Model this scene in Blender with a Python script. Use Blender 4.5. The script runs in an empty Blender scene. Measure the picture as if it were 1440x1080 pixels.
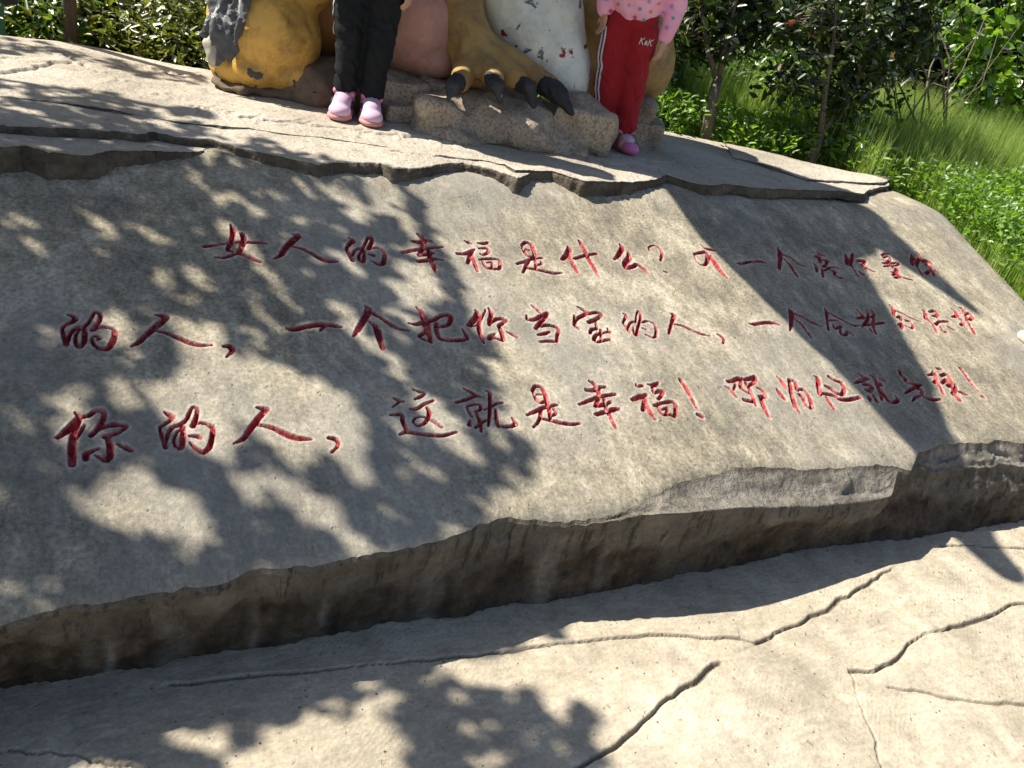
import bpy, bmesh, math, random
import numpy as np
from mathutils import Vector, Matrix
from mathutils.bvhtree import BVHTree

random.seed(7)
rng = np.random.default_rng(7)
sc = bpy.context.scene
COL = sc.collection

# ------------------------------------------------------------------ camera
F, PITCH, YAW, ROLL = 1165.0, math.radians(28), math.radians(32.213), math.radians(13.065)
CAM = np.array([0.0, 0.0, 1.55])
_s, _c = math.sin, math.cos
FWD = np.array([_s(YAW)*_c(PITCH), _c(YAW)*_c(PITCH), -_s(PITCH)])
_r = np.array([_c(YAW), -_s(YAW), 0.0]); _u = np.cross(_r, FWD)
RT = _r*_c(ROLL) + _u*_s(ROLL); UP = -_r*_s(ROLL) + _u*_c(ROLL)
cd = bpy.data.cameras.new('camera'); cam = bpy.data.objects.new('camera', cd); COL.objects.link(cam)
cd.sensor_width = 36; cd.lens = F/1440*36; cd.clip_start = 0.05; cd.clip_end = 500
cam.matrix_world = Matrix([[RT[i], UP[i], -FWD[i], CAM[i]] for i in range(3)] + [[0, 0, 0, 1]])
sc.camera = cam

# ------------------------------------------------------------------ light
SAZ, SEL = math.radians(60), math.radians(48)       # shadows run from -Y towards +X
SUN = np.array([_s(SAZ)*_c(SEL), -_c(SAZ)*_c(SEL), -_s(SEL)])
w = bpy.data.worlds.new('World'); sc.world = w; w.use_nodes = True
nt = w.node_tree; nt.nodes.clear()
sky = nt.nodes.new('ShaderNodeTexSky'); sky.sky_type = 'NISHITA'; sky.sun_disc = False
sky.sun_elevation = SEL; sky.sun_rotation = -SAZ; sky.air_density = 1.0; sky.dust_density = 1.0
bg = nt.nodes.new('ShaderNodeBackground'); bg.inputs[1].default_value = 0.066
wo = nt.nodes.new('ShaderNodeOutputWorld')
nt.links.new(sky.outputs[0], bg.inputs[0]); nt.links.new(bg.outputs[0], wo.inputs[0])
ld = bpy.data.lights.new('sun', 'SUN'); ld.energy = 5.0; ld.angle = math.radians(0.53); ld.color = (1.0, 0.94, 0.82)
sun = bpy.data.objects.new('sun', ld); COL.objects.link(sun)
sun.rotation_euler = Vector(SUN).to_track_quat('-Z', 'Y').to_euler(); sun.location = (-6, 4, 8)
vs = sc.view_settings; vs.view_transform = 'Standard'; vs.look = 'None'; vs.exposure = 0.92; vs.gamma = 1.0
vs.use_curve_mapping = False

# ------------------------------------------------------------------ geometry helpers
def ray(x, y): return FWD + RT*(x-720)/F + UP*(540-y)/F
def plane_hit(x, y, n, d0):
    d = ray(x, y); n = np.asarray(n, float); return CAM + d*((d0 - n@CAM)/(n@d))
SL = 0.43/(2.72694-1.36); ALPHA = math.atan(SL)
def slab_z(y): return 0.29 + SL*(y-1.36)
def on_slab(x, y): return plane_hit(x, y, (0, -SL, 1), 0.29-SL*1.36)
def on_z(x, y, z=0.0): return plane_hit(x, y, (0, 0, 1), z)
def on_y(x, y, Y): return plane_hit(x, y, (0, 1, 0), Y)
def px_m(P): return F/((np.asarray(P)-CAM)@FWD)
ZP = 0.775                                            # platform level

def _hash(ix, iy, seed):
    h = (ix.astype(np.int64)*374761393 + iy.astype(np.int64)*668265263 + seed*974711) & 0x7fffffff
    h = ((h ^ (h >> 13))*1274126177) & 0x7fffffff
    return ((h ^ (h >> 16)) & 0xffff)/65535.0*2-1
def vnoise(x, y, seed=0):
    x = np.asarray(x, float); y = np.asarray(y, float)
    ix = np.floor(x); iy = np.floor(y); fx = x-ix; fy = y-iy
    fx = fx*fx*fx*(fx*(fx*6-15)+10); fy = fy*fy*fy*(fy*(fy*6-15)+10)
    a = _hash(ix, iy, seed); b = _hash(ix+1, iy, seed); c = _hash(ix, iy+1, seed); d = _hash(ix+1, iy+1, seed)
    return (a*(1-fx)+b*fx)*(1-fy) + (c*(1-fx)+d*fx)*fy
def fbm(x, y, oct=4, seed=0):
    r = 0; a = 1.0; t = 0
    for o in range(oct):
        r = r + a*vnoise(np.asarray(x)*2**o, np.asarray(y)*2**o, seed+o*17); t += a; a *= 0.5
    return r/t
def noise3(p, f, seed=0, oct=3):
    p = np.asarray(p)*f
    return (fbm(p[:, 0]+p[:, 2]*0.73, p[:, 1]-p[:, 2]*0.61, oct, seed) + fbm(p[:, 2]+3.1, p[:, 0]*0.8-p[:, 1]*0.7, oct, seed+91))*0.6

def mesh_obj(name, verts, faces, mat=None, parent=None, smooth=True, attrs=None):
    me = bpy.data.meshes.new(name)
    verts = np.asarray(verts, np.float32).reshape(-1, 3)
    if isinstance(faces, np.ndarray):
        n, k = faces.shape
        me.vertices.add(len(verts)); me.vertices.foreach_set('co', verts.ravel())
        me.loops.add(n*k); me.loops.foreach_set('vertex_index', faces.astype(np.int32).ravel())
        me.polygons.add(n); me.polygons.foreach_set('loop_start', np.arange(0, n*k, k, dtype=np.int32))
        me.update(calc_edges=True); me.validate()
    else:
        me.from_pydata(verts.tolist(), [], faces); me.update()
    if smooth: me.polygons.foreach_set('use_smooth', np.ones(len(me.polygons), bool))
    for k, v in (attrs or {}).items():
        a = me.attributes.new(k, 'FLOAT', 'POINT'); a.data.foreach_set('value', np.asarray(v, np.float32))
    if mat: me.materials.append(mat)
    o = bpy.data.objects.new(name, me); COL.objects.link(o)
    if parent: o.parent = parent
    return o
def tag(o, label, cat=None, group=None, kind=None):
    if label: o['label'] = label
    if cat: o['category'] = cat
    if group: o['group'] = group
    if kind: o['kind'] = kind
    return o
def empty(name, loc=(0, 0, 0), rz=0.0):
    o = bpy.data.objects.new(name, None); COL.objects.link(o); o.location = loc; o.rotation_euler = (0, 0, rz)
    o.empty_display_size = 0.1
    return o
def keep_world(o, parent):                            # parent without moving (parent has no scale)
    o.parent = parent
    M = Matrix.LocRotScale(parent.location, parent.rotation_euler, None)
    o.matrix_parent_inverse = M.inverted()
    return o
def grid_faces(nr, nc):
    i = np.arange(nr-1)[:, None]*nc + np.arange(nc-1)[None, :]
    return np.stack([i, i+1, i+1+nc, i+nc], -1).reshape(-1, 4)
def resample(pts, n):
    pts = np.asarray(pts, float); d = np.r_[0, np.cumsum(np.linalg.norm(np.diff(pts, axis=0), axis=1))]
    t = np.linspace(0, d[-1], n)
    return np.stack([np.interp(t, d, pts[:, k]) for k in range(pts.shape[1])], -1)
def poly_dist(X, Y, pts):                             # distance to polyline, signed side, param
    best = np.full(X.shape, 9.0); side = np.zeros(X.shape)
    for a, b in zip(pts[:-1], pts[1:]):
        dx, dy = b[0]-a[0], b[1]-a[1]; L = dx*dx+dy*dy+1e-12
        t = np.clip(((X-a[0])*dx + (Y-a[1])*dy)/L, 0, 1)
        ex = X-a[0]-t*dx; ey = Y-a[1]-t*dy; d = np.hypot(ex, ey)
        m = d < best; best = np.where(m, d, best); side = np.where(m, np.sign(dx*ey-dy*ex)*np.sign(0.866*dy+0.5*dx), side)
    return best, side
def sstep(a, b, x):  # smooth step, also falling
    t = np.clip((x-a)/(b-a), 0, 1); return t*t*(3-2*t)
def tube_data(path, radii, sides=7, V=None, Fc=None):
    V = [] if V is None else V; Fc = [] if Fc is None else Fc
    path = [Vector(p) for p in path]; base = len(V); n = len(path)
    for i, p in enumerate(path):
        t = (path[min(i+1, n-1)]-path[max(i-1, 0)]).normalized()
        a = t.cross(Vector((0.31, 0.87, 0.38))).normalized(); b = t.cross(a)
        for k in range(sides):
            an = 2*math.pi*k/sides
            V.append(tuple(p + (a*math.cos(an)+b*math.sin(an))*radii[i]))
    for i in range(n-1):
        for k in range(sides):
            k2 = (k+1) % sides
            Fc.append((base+i*sides+k, base+i*sides+k2, base+(i+1)*sides+k2, base+(i+1)*sides+k))
    Fc.append(tuple(base+k for k in reversed(range(sides)))); Fc.append(tuple(base+(n-1)*sides+k for k in range(sides)))
    return V, Fc

# blobs: ellipsoids and tapered capsules fused by a voxel remesh into one continuous surface
def _ico():
    bm = bmesh.new(); bmesh.ops.create_icosphere(bm, subdivisions=3, radius=1)
    v = np.array([x.co[:] for x in bm.verts]); f = [tuple(q.index for q in p.verts) for p in bm.faces]; bm.free()
    return v, f
ICO_V, ICO_F = _ico()
def prim_ell(c, r, rot=None):
    v = ICO_V*np.asarray(r)
    if rot is not None: v = v @ np.array(rot.to_matrix() if hasattr(rot, 'to_matrix') else rot).T
    return v+np.asarray(c), ICO_F
def prim_cap(a, b, ra, rb, sides=16):
    a = np.asarray(a, float); b = np.asarray(b, float); ax = b-a; L = np.linalg.norm(ax)+1e-9; ax = ax/L
    u = np.cross(ax, [0.3, 0.8, 0.52]); u /= np.linalg.norm(u); v = np.cross(ax, u)
    V = []; Fc = []; rings = []
    for ang in (-80, -55, -25): rings.append((a+ax*ra*math.sin(math.radians(ang)), ra*math.cos(math.radians(ang))))
    rings.append((a, ra)); rings.append((b, rb))
    for ang in (25, 55, 80): rings.append((b+ax*rb*math.sin(math.radians(ang)), rb*math.cos(math.radians(ang))))
    for c, r in rings:
        for k in range(sides):
            t = 2*math.pi*k/sides; V.append(c+(u*math.cos(t)+v*math.sin(t))*r)
    for i in range(len(rings)-1):
        for k in range(sides):
            k2 = (k+1) % sides; Fc.append((i*sides+k, i*sides+k2, (i+1)*sides+k2, (i+1)*sides+k))
    Fc.append(tuple(reversed(range(sides)))); m = (len(rings)-1)*sides; Fc.append(tuple(m+k for k in range(sides)))
    return np.array(V), Fc
def prim_box(c, h, rz=0.0, tilt=0.0):
    v = np.array([[x, y, z] for x in (-1, 1) for y in (-1, 1) for z in (-1, 1)], float)*np.asarray(h)
    R = np.array(Matrix.Rotation(rz, 3, 'Z') @ Matrix.Rotation(tilt, 3, 'X')); v = v @ R.T + np.asarray(c)
    return v, [(0, 1, 3, 2), (4, 6, 7, 5), (0, 4, 5, 1), (2, 3, 7, 6), (0, 2, 6, 4), (1, 5, 7, 3)]
def blob(name, prims, voxel, mat, parent=None, smooth=6, amp=0.0, freq=6.0, seed=0, attr=None, deform=None):
    V = []; Fc = []
    for v, f in prims:
        b = len(V); V.extend(np.asarray(v).tolist()); Fc.extend([tuple(i+b for i in q) for q in f])
    me = bpy.data.meshes.new('tmp'); me.from_pydata(V, [], Fc); me.update()
    bm = bmesh.new(); bm.from_mesh(me); bmesh.ops.recalc_face_normals(bm, faces=bm.faces); bm.to_mesh(me); bm.free()
    o = bpy.data.objects.new('tmp', me); COL.objects.link(o)
    m = o.modifiers.new('r', 'REMESH'); m.mode = 'VOXEL'; m.voxel_size = voxel; m.adaptivity = 0
    if smooth:
        s = o.modifiers.new('s', 'SMOOTH'); s.iterations = smooth; s.factor = 0.5
    dg = bpy.context.evaluated_depsgraph_get()
    res = bpy.data.meshes.new_from_object(o.evaluated_get(dg)); bpy.data.objects.remove(o); bpy.data.meshes.remove(me)
    n = len(res.vertices); co = np.empty(n*3, np.float32); res.vertices.foreach_get('co', co); co = co.reshape(-1, 3)
    if amp:
        no = np.empty(n*3, np.float32); res.vertices.foreach_get('normal', no); no = no.reshape(-1, 3)
        co = co + no*(noise3(co, freq, seed)*amp)[:, None]
    if deform is not None: co = deform(co)
    res.vertices.foreach_set('co', co.astype(np.float32).ravel()); res.name = name
    res.polygons.foreach_set('use_smooth', np.ones(len(res.polygons), bool))
    for k, fn in (attr or {}).items():
        a = res.attributes.new(k, 'FLOAT', 'POINT'); a.data.foreach_set('value', np.asarray(fn(co), np.float32))
    res.update(); res.materials.clear(); res.materials.append(mat)
    ob = bpy.data.objects.new(name, res); COL.objects.link(ob)
    if parent: ob.parent = parent
    return ob

# ------------------------------------------------------------------ materials
class NT:
    def __init__(s, name):
        s.m = bpy.data.materials.new(name); s.m.use_nodes = True; s.t = s.m.node_tree; s.t.nodes.clear()
        s.out = s.t.nodes.new('ShaderNodeOutputMaterial')
        s.tc = s.t.nodes.new('ShaderNodeTexCoord')
    def new(s, typ, ins=None, **kw):
        n = s.t.nodes.new(typ)
        for k, v in kw.items(): setattr(n, k, v)
        for k, v in (ins or {}).items():
            if isinstance(v, bpy.types.NodeSocket): s.t.links.new(v, n.inputs[k])
            else: n.inputs[k].default_value = v
        return n
    def noise(s, scale, detail=5, rough=0.6, vec=None, dist=0.0):
        n = s.new('ShaderNodeTexNoise', {'Scale': scale, 'Detail': detail, 'Roughness': rough, 'Distortion': dist})
        s.t.links.new(vec or s.tc.outputs['Object'], n.inputs['Vector']); return n.outputs['Fac']
    def ramp(s, fac, stops, interp='LINEAR'):
        n = s.new('ShaderNodeValToRGB', {'Fac': fac}); r = n.color_ramp; r.interpolation = interp
        while len(r.elements) > len(stops): r.elements.remove(r.elements[-1])
        while len(r.elements) < len(stops): r.elements.new(0.5)
        for e, (p, c) in zip(r.elements, stops):
            e.position = p; e.color = (c if len(c) == 4 else (*c, 1)) if hasattr(c, '__len__') else (c, c, c, 1)
        return n.outputs['Color']
    def mix(s, fac, a, b, mode='MIX'):
        n = s.new('ShaderNodeMix', data_type='RGBA', blend_type=mode)
        for k, v in ((0, fac), (6, a), (7, b)):
            if isinstance(v, bpy.types.NodeSocket): s.t.links.new(v, n.inputs[k])
            else: n.inputs[k].default_value = v if k == 0 else ((*v, 1) if len(v) == 3 else v)
        return n.outputs[2]
    def math(s, op, a, b=0.0, clamp=False):
        n = s.new('ShaderNodeMath', {0: a, 1: b}, operation=op, use_clamp=clamp); return n.outputs[0]
    def attr(s, name): return s.new('ShaderNodeAttribute', attribute_name=name).outputs['Fac']
    def bump(s, h, strength=0.5, dist=0.01, normal=None):
        i = {'Height': h, 'Strength': strength, 'Distance': dist}
        if normal is not None: i['Normal'] = normal
        return s.new('ShaderNodeBump', i).outputs['Normal']
    def mapping(s, scale=(1, 1, 1), rot=(0, 0, 0)):
        return s.new('ShaderNodeMapping', {'Vector': s.tc.outputs['Object'], 'Scale': scale, 'Rotation': rot}).outputs[0]
    def principled(s, color, rough=0.9, normal=None, spec=0.3, **kw):
        i = {'Base Color': color, 'Roughness': rough, 'Specular IOR Level': spec}
        if normal is not None: i['Normal'] = normal
        if not isinstance(color, bpy.types.NodeSocket): i['Base Color'] = (*color, 1)
        i.update(kw)
        p = s.new('ShaderNodeBsdfPrincipled', i); s.t.links.new(p.outputs[0], s.out.inputs[0]); return s.m

def concrete(name, dark, mid, light, rot=(0, 0, 0.5), brush=(3, 18, 18), bump=0.5, paint=False, comb=False, speck=0.35):
    t = NT(name)
    big = t.noise(1.7, 6, 0.62); med = t.noise(7, 6, 0.65, dist=0.4); fine = t.noise(90, 4, 0.7)
    st = t.noise(5, 5, 0.7, vec=t.mapping(brush, rot))
    mixv = t.math('ADD', t.math('MULTIPLY', big, 0.55), t.math('MULTIPLY', st, 0.45))
    col = t.ramp(mixv, [(0.37, dark), (0.5, mid), (0.62, light)])
    col = t.mix(t.ramp(med, [(0.42, 0.0), (0.68, 0.6)]), col, tuple(0.66*c for c in dark))
    col = t.mix(t.ramp(med, [(0.28, 0.5), (0.4, 0.0)]), col, tuple(min(1, 1.25*c) for c in light))
    col = t.mix(speck, col, t.ramp(fine, [(0.3, 0.15), (0.5, 0.5), (0.7, 0.85)]), 'OVERLAY')
    pit = t.ramp(t.noise(38, 2, 0.5), [(0.68, 0.0), (0.74, 1.0)])
    col = t.mix(t.math('MULTIPLY', pit, 0.35), col, tuple(0.45*c for c in dark))
    h = t.math('ADD', t.math('MULTIPLY', med, 0.6), t.math('MULTIPLY', fine, 0.35))
    h = t.math('ADD', h, t.math('MULTIPLY', st, 0.5)); h = t.math('SUBTRACT', h, t.math('MULTIPLY', pit, 0.5))
    if comb:
        wv = t.new('ShaderNodeTexWave', {'Scale': 26.0, 'Distortion': 5.0, 'Detail': 2.0, 'Detail Scale': 1.2, 'Vector': t.mapping((1, 1, 1), (0, 0, 0.9))})
        patch = t.ramp(t.noise(2.3, 3, 0.5), [(0.45, 0.0), (0.62, 1.0)])
        h = t.math('ADD', h, t.math('MULTIPLY', t.math('MULTIPLY', wv.outputs['Fac'], patch), 0.07))
        col = t.mix(t.math('MULTIPLY', t.attr('dirt_or_shade'), 0.75), col, (0.11, 0.09, 0.065))  # joints coloured dark, for shadowed groove walls as much as for dirt
    rough = 0.92
    if paint:
        scr = t.ramp(t.noise(9, 6, 0.78, vec=t.mapping((4.5, 1.3, 2.0), (0, 0, 0.25))), [(0.56, 0.0), (0.72, 0.8)])
        zone = t.ramp(t.noise(1.1, 3, 0.5), [(0.46, 0.0), (0.60, 1.0)])
        col = t.mix(t.math('MULTIPLY', scr, zone), col, (0.60, 0.55, 0.465))
        grey = t.ramp(t.noise(0.9, 5, 0.65), [(0.46, 0.0), (0.62, 0.6)])
        col = t.mix(grey, col, (0.26, 0.248, 0.225))
    if paint:
        p = t.attr('paint'); wear = t.noise(55, 5, 0.7)
        pm = t.math('MULTIPLY', p, t.ramp(wear, [(0.34, 0.25), (0.46, 1.0)]))
        red = t.ramp(t.noise(24, 4, 0.7), [(0.3, (0.15, 0.008, 0.013)), (0.52, (0.29, 0.026, 0.032)), (0.66, (0.46, 0.13, 0.12)), (0.8, (0.55, 0.26, 0.23))])
        pale = t.math('MULTIPLY', t.attr('halo'), t.ramp(t.noise(30, 4, 0.7), [(0.4, 0.0), (0.65, 0.8)]))
        col = t.mix(pale, col, (0.58, 0.52, 0.46)); col = t.mix(pm, col, red)
    return t.principled(col, rough, t.bump(h, bump, 0.012), 0.25)

M = {}
M['slab'] = concrete('slab_concrete', (0.175, 0.157, 0.124), (0.33, 0.288, 0.212), (0.51, 0.455, 0.355), (0, 0, 0.35), (5.5, 2.2, 4), 0.5, paint=True, speck=0.6)
M['platform'] = concrete('platform_concrete', (0.34, 0.30, 0.245), (0.47, 0.415, 0.34), (0.56, 0.50, 0.42), (0, 0, 0.1), (3, 14, 8), 0.4, speck=0.22)
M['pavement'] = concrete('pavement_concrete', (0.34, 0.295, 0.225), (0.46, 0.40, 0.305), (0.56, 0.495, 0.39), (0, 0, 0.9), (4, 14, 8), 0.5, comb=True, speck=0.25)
def riser_mat():
    t = NT('riser_rock'); n1 = t.noise(6, 7, 0.7); n2 = t.noise(45, 5, 0.7); st = t.noise(4, 5, 0.65, vec=t.mapping((4.5, 4.5, 3.0)))
    drip = t.noise(6, 5, 0.7, vec=t.mapping((7, 7, 0.7)))
    lip = t.ramp(n1, [(0.35, (0.085, 0.075, 0.062)), (0.65, (0.20, 0.175, 0.142))])
    lip = t.mix(t.ramp(drip, [(0.52, 0.0), (0.62, 0.8)]), lip, (0.045, 0.038, 0.03))
    brown = t.ramp(st, [(0.3, (0.024, 0.017, 0.012)), (0.5, (0.062, 0.044, 0.03)), (0.7, (0.13, 0.10, 0.075))])
    col = t.mix(t.attr('brown'), lip, brown)
    col = t.mix(t.math('MULTIPLY', t.attr('lime'), t.ramp(n1, [(0.3, 0.35), (0.6, 0.95)])), col, (0.41, 0.385, 0.335))
    col = t.mix(0.3, col, t.ramp(n2, [(0.3, 0.2), (0.7, 0.8)]), 'OVERLAY')
    h = t.math('ADD', n1, t.math('MULTIPLY', n2, 0.5))
    return t.principled(col, 0.93, t.bump(h, 0.9, 0.035), 0.2)
M['riser'] = riser_mat()
def ledge_mat():
    t = NT('ledge_rock'); n1 = t.noise(9, 7, 0.7); n2 = t.noise(70, 4, 0.7)
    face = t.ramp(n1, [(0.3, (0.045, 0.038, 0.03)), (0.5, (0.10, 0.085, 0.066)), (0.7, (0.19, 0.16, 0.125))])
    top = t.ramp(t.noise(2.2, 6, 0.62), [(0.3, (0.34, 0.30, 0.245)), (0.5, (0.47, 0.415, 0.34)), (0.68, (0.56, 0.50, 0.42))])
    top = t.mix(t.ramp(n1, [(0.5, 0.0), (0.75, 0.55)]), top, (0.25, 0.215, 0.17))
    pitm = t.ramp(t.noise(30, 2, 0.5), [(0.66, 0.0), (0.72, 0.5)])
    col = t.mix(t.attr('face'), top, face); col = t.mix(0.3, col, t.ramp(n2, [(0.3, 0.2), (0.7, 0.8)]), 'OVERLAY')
    col = t.mix(pitm, col, (0.10, 0.085, 0.065))
    return t.principled(col, 0.93, t.bump(t.math('ADD', n1, t.math('MULTIPLY', n2, 0.5)), 0.9, 0.02), 0.2)
M['ledge'] = ledge_mat()
def boulder_mat():
    t = NT('boulder_concrete'); n1 = t.noise(5, 7, 0.7); gr = t.noise(22, 4, 0.7, vec=t.mapping((6, 6, 1.2))); sp = t.noise(85, 3, 0.75)
    col = t.ramp(n1, [(0.3, (0.30, 0.235, 0.18)), (0.5, (0.46, 0.375, 0.285)), (0.7, (0.55, 0.475, 0.36))])
    col = t.mix(t.ramp(sp, [(0.40, 0.6), (0.52, 0.0)]), col, (0.11, 0.085, 0.065))
    return t.principled(col, 0.9, t.bump(t.math('ADD', t.math('MULTIPLY', gr, 1.0), t.math('MULTIPLY', sp, 0.6)), 0.8, 0.012), 0.25)
M['boulder'] = boulder_mat()
def paint_mat(name, base, alt, chip, chip_at=0.66, scale=9, rough=0.55, under=None, bump=0.3, dirt_or_shade=None):
    t = NT(name); n1 = t.noise(3.2, 6, 0.6); n2 = t.noise(scale, 4, 0.6, dist=0.3); n3 = t.noise(60, 4, 0.7)
    col = t.ramp(n1, [(0.32, alt), (0.6, base)])
    if dirt_or_shade is not None: col = t.mix(t.ramp(t.noise(8, 7, 0.78), [(0.44, 0.0), (0.68, 0.85)]), col, dirt_or_shade)
    mask = t.ramp(t.math('ADD', n2, t.math('MULTIPLY', t.attr('low'), 0.13)), [(chip_at, 0.0), (chip_at+0.012, 1.0)])
    if under is not None:
        chipc = t.mix(t.ramp(t.noise(5, 2, 0.5), [(0.56, 0.0), (0.58, 1.0)]), chip, under)
    else: chipc = chip
    col = t.mix(mask, col, chipc)
    h = t.math('SUBTRACT', t.math('MULTIPLY', n3, 0.3), t.math('MULTIPLY', mask, 0.7)); h = t.math('ADD', h, t.math('MULTIPLY', n1, 0.5))
    return t.principled(col, rough, t.bump(h, min(1.0, bump*1.9), 0.010), 0.35)
M['yellow'] = paint_mat('yellow_paint', (0.68, 0.42, 0.10), (0.58, 0.31, 0.055), (0.06, 0.05, 0.045), 0.70, 12, dirt_or_shade=(0.17, 0.105, 0.035))
M['ochre'] = paint_mat('ochre_paint', (0.40, 0.255, 0.085), (0.30, 0.175, 0.055), (0.055, 0.052, 0.05), 0.70, 12, dirt_or_shade=(0.11, 0.085, 0.05))
M['orange'] = paint_mat('orange_paint', (0.34, 0.15, 0.04), (0.25, 0.10, 0.03), (0.06, 0.05, 0.045), 0.74, 12)
M['pink_stone'] = paint_mat('pink_paint', (0.56, 0.30, 0.24), (0.47, 0.235, 0.18), (0.30, 0.20, 0.16), 0.76, 10, dirt_or_shade=(0.30, 0.17, 0.13))
M['dress'] = paint_mat('white_paint', (0.70, 0.72, 0.66), (0.60, 0.62, 0.56), (0.15, 0.155, 0.165), 0.61, 13, under=(0.30, 0.02, 0.02), dirt_or_shade=(0.42, 0.42, 0.36))
M['grey_fur'] = paint_mat('grey_paint', (0.10, 0.105, 0.11), (0.03, 0.032, 0.036), (0.40, 0.40, 0.39), 0.60, 9, rough=0.6)
M['pale_fur'] = paint_mat('pale_grey_paint', (0.46, 0.43, 0.37), (0.30, 0.29, 0.27), (0.12, 0.12, 0.12), 0.66, 9)
M['claw'] = paint_mat('black_paint', (0.034, 0.036, 0.040), (0.016, 0.017, 0.02), (0.18, 0.17, 0.15), 0.66, 22, rough=0.62, bump=0.6)
M['brown_rock'] = paint_mat('brown_rock', (0.20, 0.145, 0.095), (0.12, 0.085, 0.055), (0.06, 0.045, 0.035), 0.66, 14, rough=0.9, bump=0.8, dirt_or_shade=(0.09, 0.07, 0.05))

def cloth(name, base, var, rough=0.85, weave=260, bump=0.25):
    t = NT(name); n = t.noise(8, 4, 0.6); f = t.noise(weave, 2, 0.6)
    col = t.ramp(n, [(0.3, var), (0.65, base)])
    return t.principled(col, rough, t.bump(t.math('ADD', t.math('MULTIPLY', f, 0.5), n), bump, 0.004), 0.2, **{'Sheen Weight': 0.0 if base[0] < 0.02 else 0.1})
M['black_cloth'] = cloth('black_cloth', (0.011, 0.013, 0.015), (0.007, 0.008, 0.010))
M['red_cloth'] = cloth('red_velour', (0.31, 0.014, 0.022), (0.22, 0.009, 0.015))
M['pink_cloth'] = cloth('pink_cloth', (0.86, 0.42, 0.56), (0.82, 0.36, 0.50))
M['white_cloth'] = cloth('white_trim', (0.62, 0.58, 0.60), (0.50, 0.46, 0.48))
M['navy_cloth'] = cloth('navy_trim', (0.05, 0.03, 0.07), (0.03, 0.02, 0.05))
M['silver'] = cloth('silver_piping', (0.34, 0.40, 0.38), (0.18, 0.22, 0.21), 0.5)
M['shoe_pale'] = cloth('pale_pink_mesh', (0.62, 0.44, 0.56), (0.52, 0.34, 0.47), 0.6)
M['shoe_pink'] = cloth('pink_strap', (0.70, 0.20, 0.36), (0.60, 0.15, 0.30), 0.5)
M['sole'] = cloth('pink_sole', (0.55, 0.26, 0.24), (0.46, 0.20, 0.19), 0.7)
M['magenta_shoe'] = cloth('magenta_shoe', (0.66, 0.20, 0.42), (0.58, 0.15, 0.35), 0.4)
M['lilac'] = cloth('lilac_sock', (0.62, 0.48, 0.60), (0.52, 0.38, 0.50), 0.8)
M['hair'] = cloth('black_hair', (0.010, 0.008, 0.007), (0.006, 0.005, 0.004), 0.45)
for k, c in dict(teal=(0.05, 0.38, 0.42), orange_star=(0.62, 0.25, 0.05), magenta=(0.55, 0.07, 0.22), violet=(0.45, 0.28, 0.55)).items():
    M[k] = cloth('print_'+k, c, tuple(0.85*x for x in c))
def skin_mat():
    t = NT('skin'); n = t.noise(14, 4, 0.6)
    return t.principled(t.ramp(n, [(0.3, (0.40, 0.22, 0.15)), (0.7, (0.50, 0.29, 0.20))]), 0.55, None, 0.35, **{'Subsurface Weight': 0.08, 'Subsurface Radius': (0.01, 0.004, 0.002)})
M['skin'] = skin_mat()
def plain(name, c, rough=0.6, bumps=0.3, sc_=30):
    t = NT(name); n = t.noise(sc_, 4, 0.6)
    return t.principled(t.ramp(n, [(0.3, tuple(0.75*x for x in c)), (0.7, c)]), rough, t.bump(n, bumps, 0.006), 0.35)
M['eye'] = plain('dark_eye', (0.02, 0.014, 0.01), 0.2); M['lips'] = plain('lips', (0.45, 0.14, 0.13), 0.5)
M['green_metal'] = plain('green_metal', (0.015, 0.10, 0.05), 0.45); M['cream'] = plain('cream_plastic', (0.80, 0.76, 0.62), 0.4, 0.05)
M['grey_wall'] = plain('grey_wall', (0.20, 0.20, 0.20), 0.9, 0.5, 6); M['rubber'] = plain('dark_rubber', (0.02, 0.02, 0.02), 0.7)
def bark(name, c):
    t = NT(name); n = t.noise(12, 6, 0.7, vec=t.mapping((3, 3, 0.6))); f = t.noise(60, 4, 0.7)
    return t.principled(t.ramp(n, [(0.3, tuple(0.45*x for x in c)), (0.7, c)]), 0.92, t.bump(t.math('ADD', n, t.math('MULTIPLY', f, 0.4)), 0.9, 0.02), 0.2)
M['bark'] = bark('plum_bark', (0.22, 0.18, 0.145)); M['bark_dark'] = bark('dark_bark', (0.055, 0.045, 0.035)); M['dry'] = bark('dry_wood', (0.25, 0.21, 0.16))
M['post_wood'] = bark('weathered_post', (0.17, 0.125, 0.09))
def leaf_mat(name, stops, transl=0.35, gloss=0.12, rough=0.35):
    t = NT(name); v = t.attr('var'); n = t.noise(3.0, 2, 0.5)
    col = t.ramp(t.math('ADD', t.math('MULTIPLY', v, 0.8), t.math('MULTIPLY', n, 0.2)), stops)
    df = t.new('ShaderNodeBsdfDiffuse', {'Color': col}); tl = t.new('ShaderNodeBsdfTranslucent', {'Color': t.mix(0.5, col, (0.9, 1.0, 0.25), 'MULTIPLY')})
    tb = t.mix(1.0, col, (1.5, 1.6, 0.7), 'MULTIPLY'); t.t.links.new(tb, tl.inputs['Color'])
    gl = t.new('ShaderNodeBsdfGlossy', {'Color': (1, 1, 1, 1), 'Roughness': rough})
    m1 = t.new('ShaderNodeMixShader', {0: transl, 1: df.outputs[0], 2: tl.outputs[0]})
    fr = t.new('ShaderNodeFresnel', {'IOR': 1.45}); fm = t.math('MULTIPLY', fr.outputs[0], gloss*3.2, True)
    m2 = t.new('ShaderNodeMixShader', {0: fm, 1: m1.outputs[0], 2: gl.outputs[0]})
    t.t.links.new(m2.outputs[0], t.out.inputs[0]); return t.m
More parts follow.
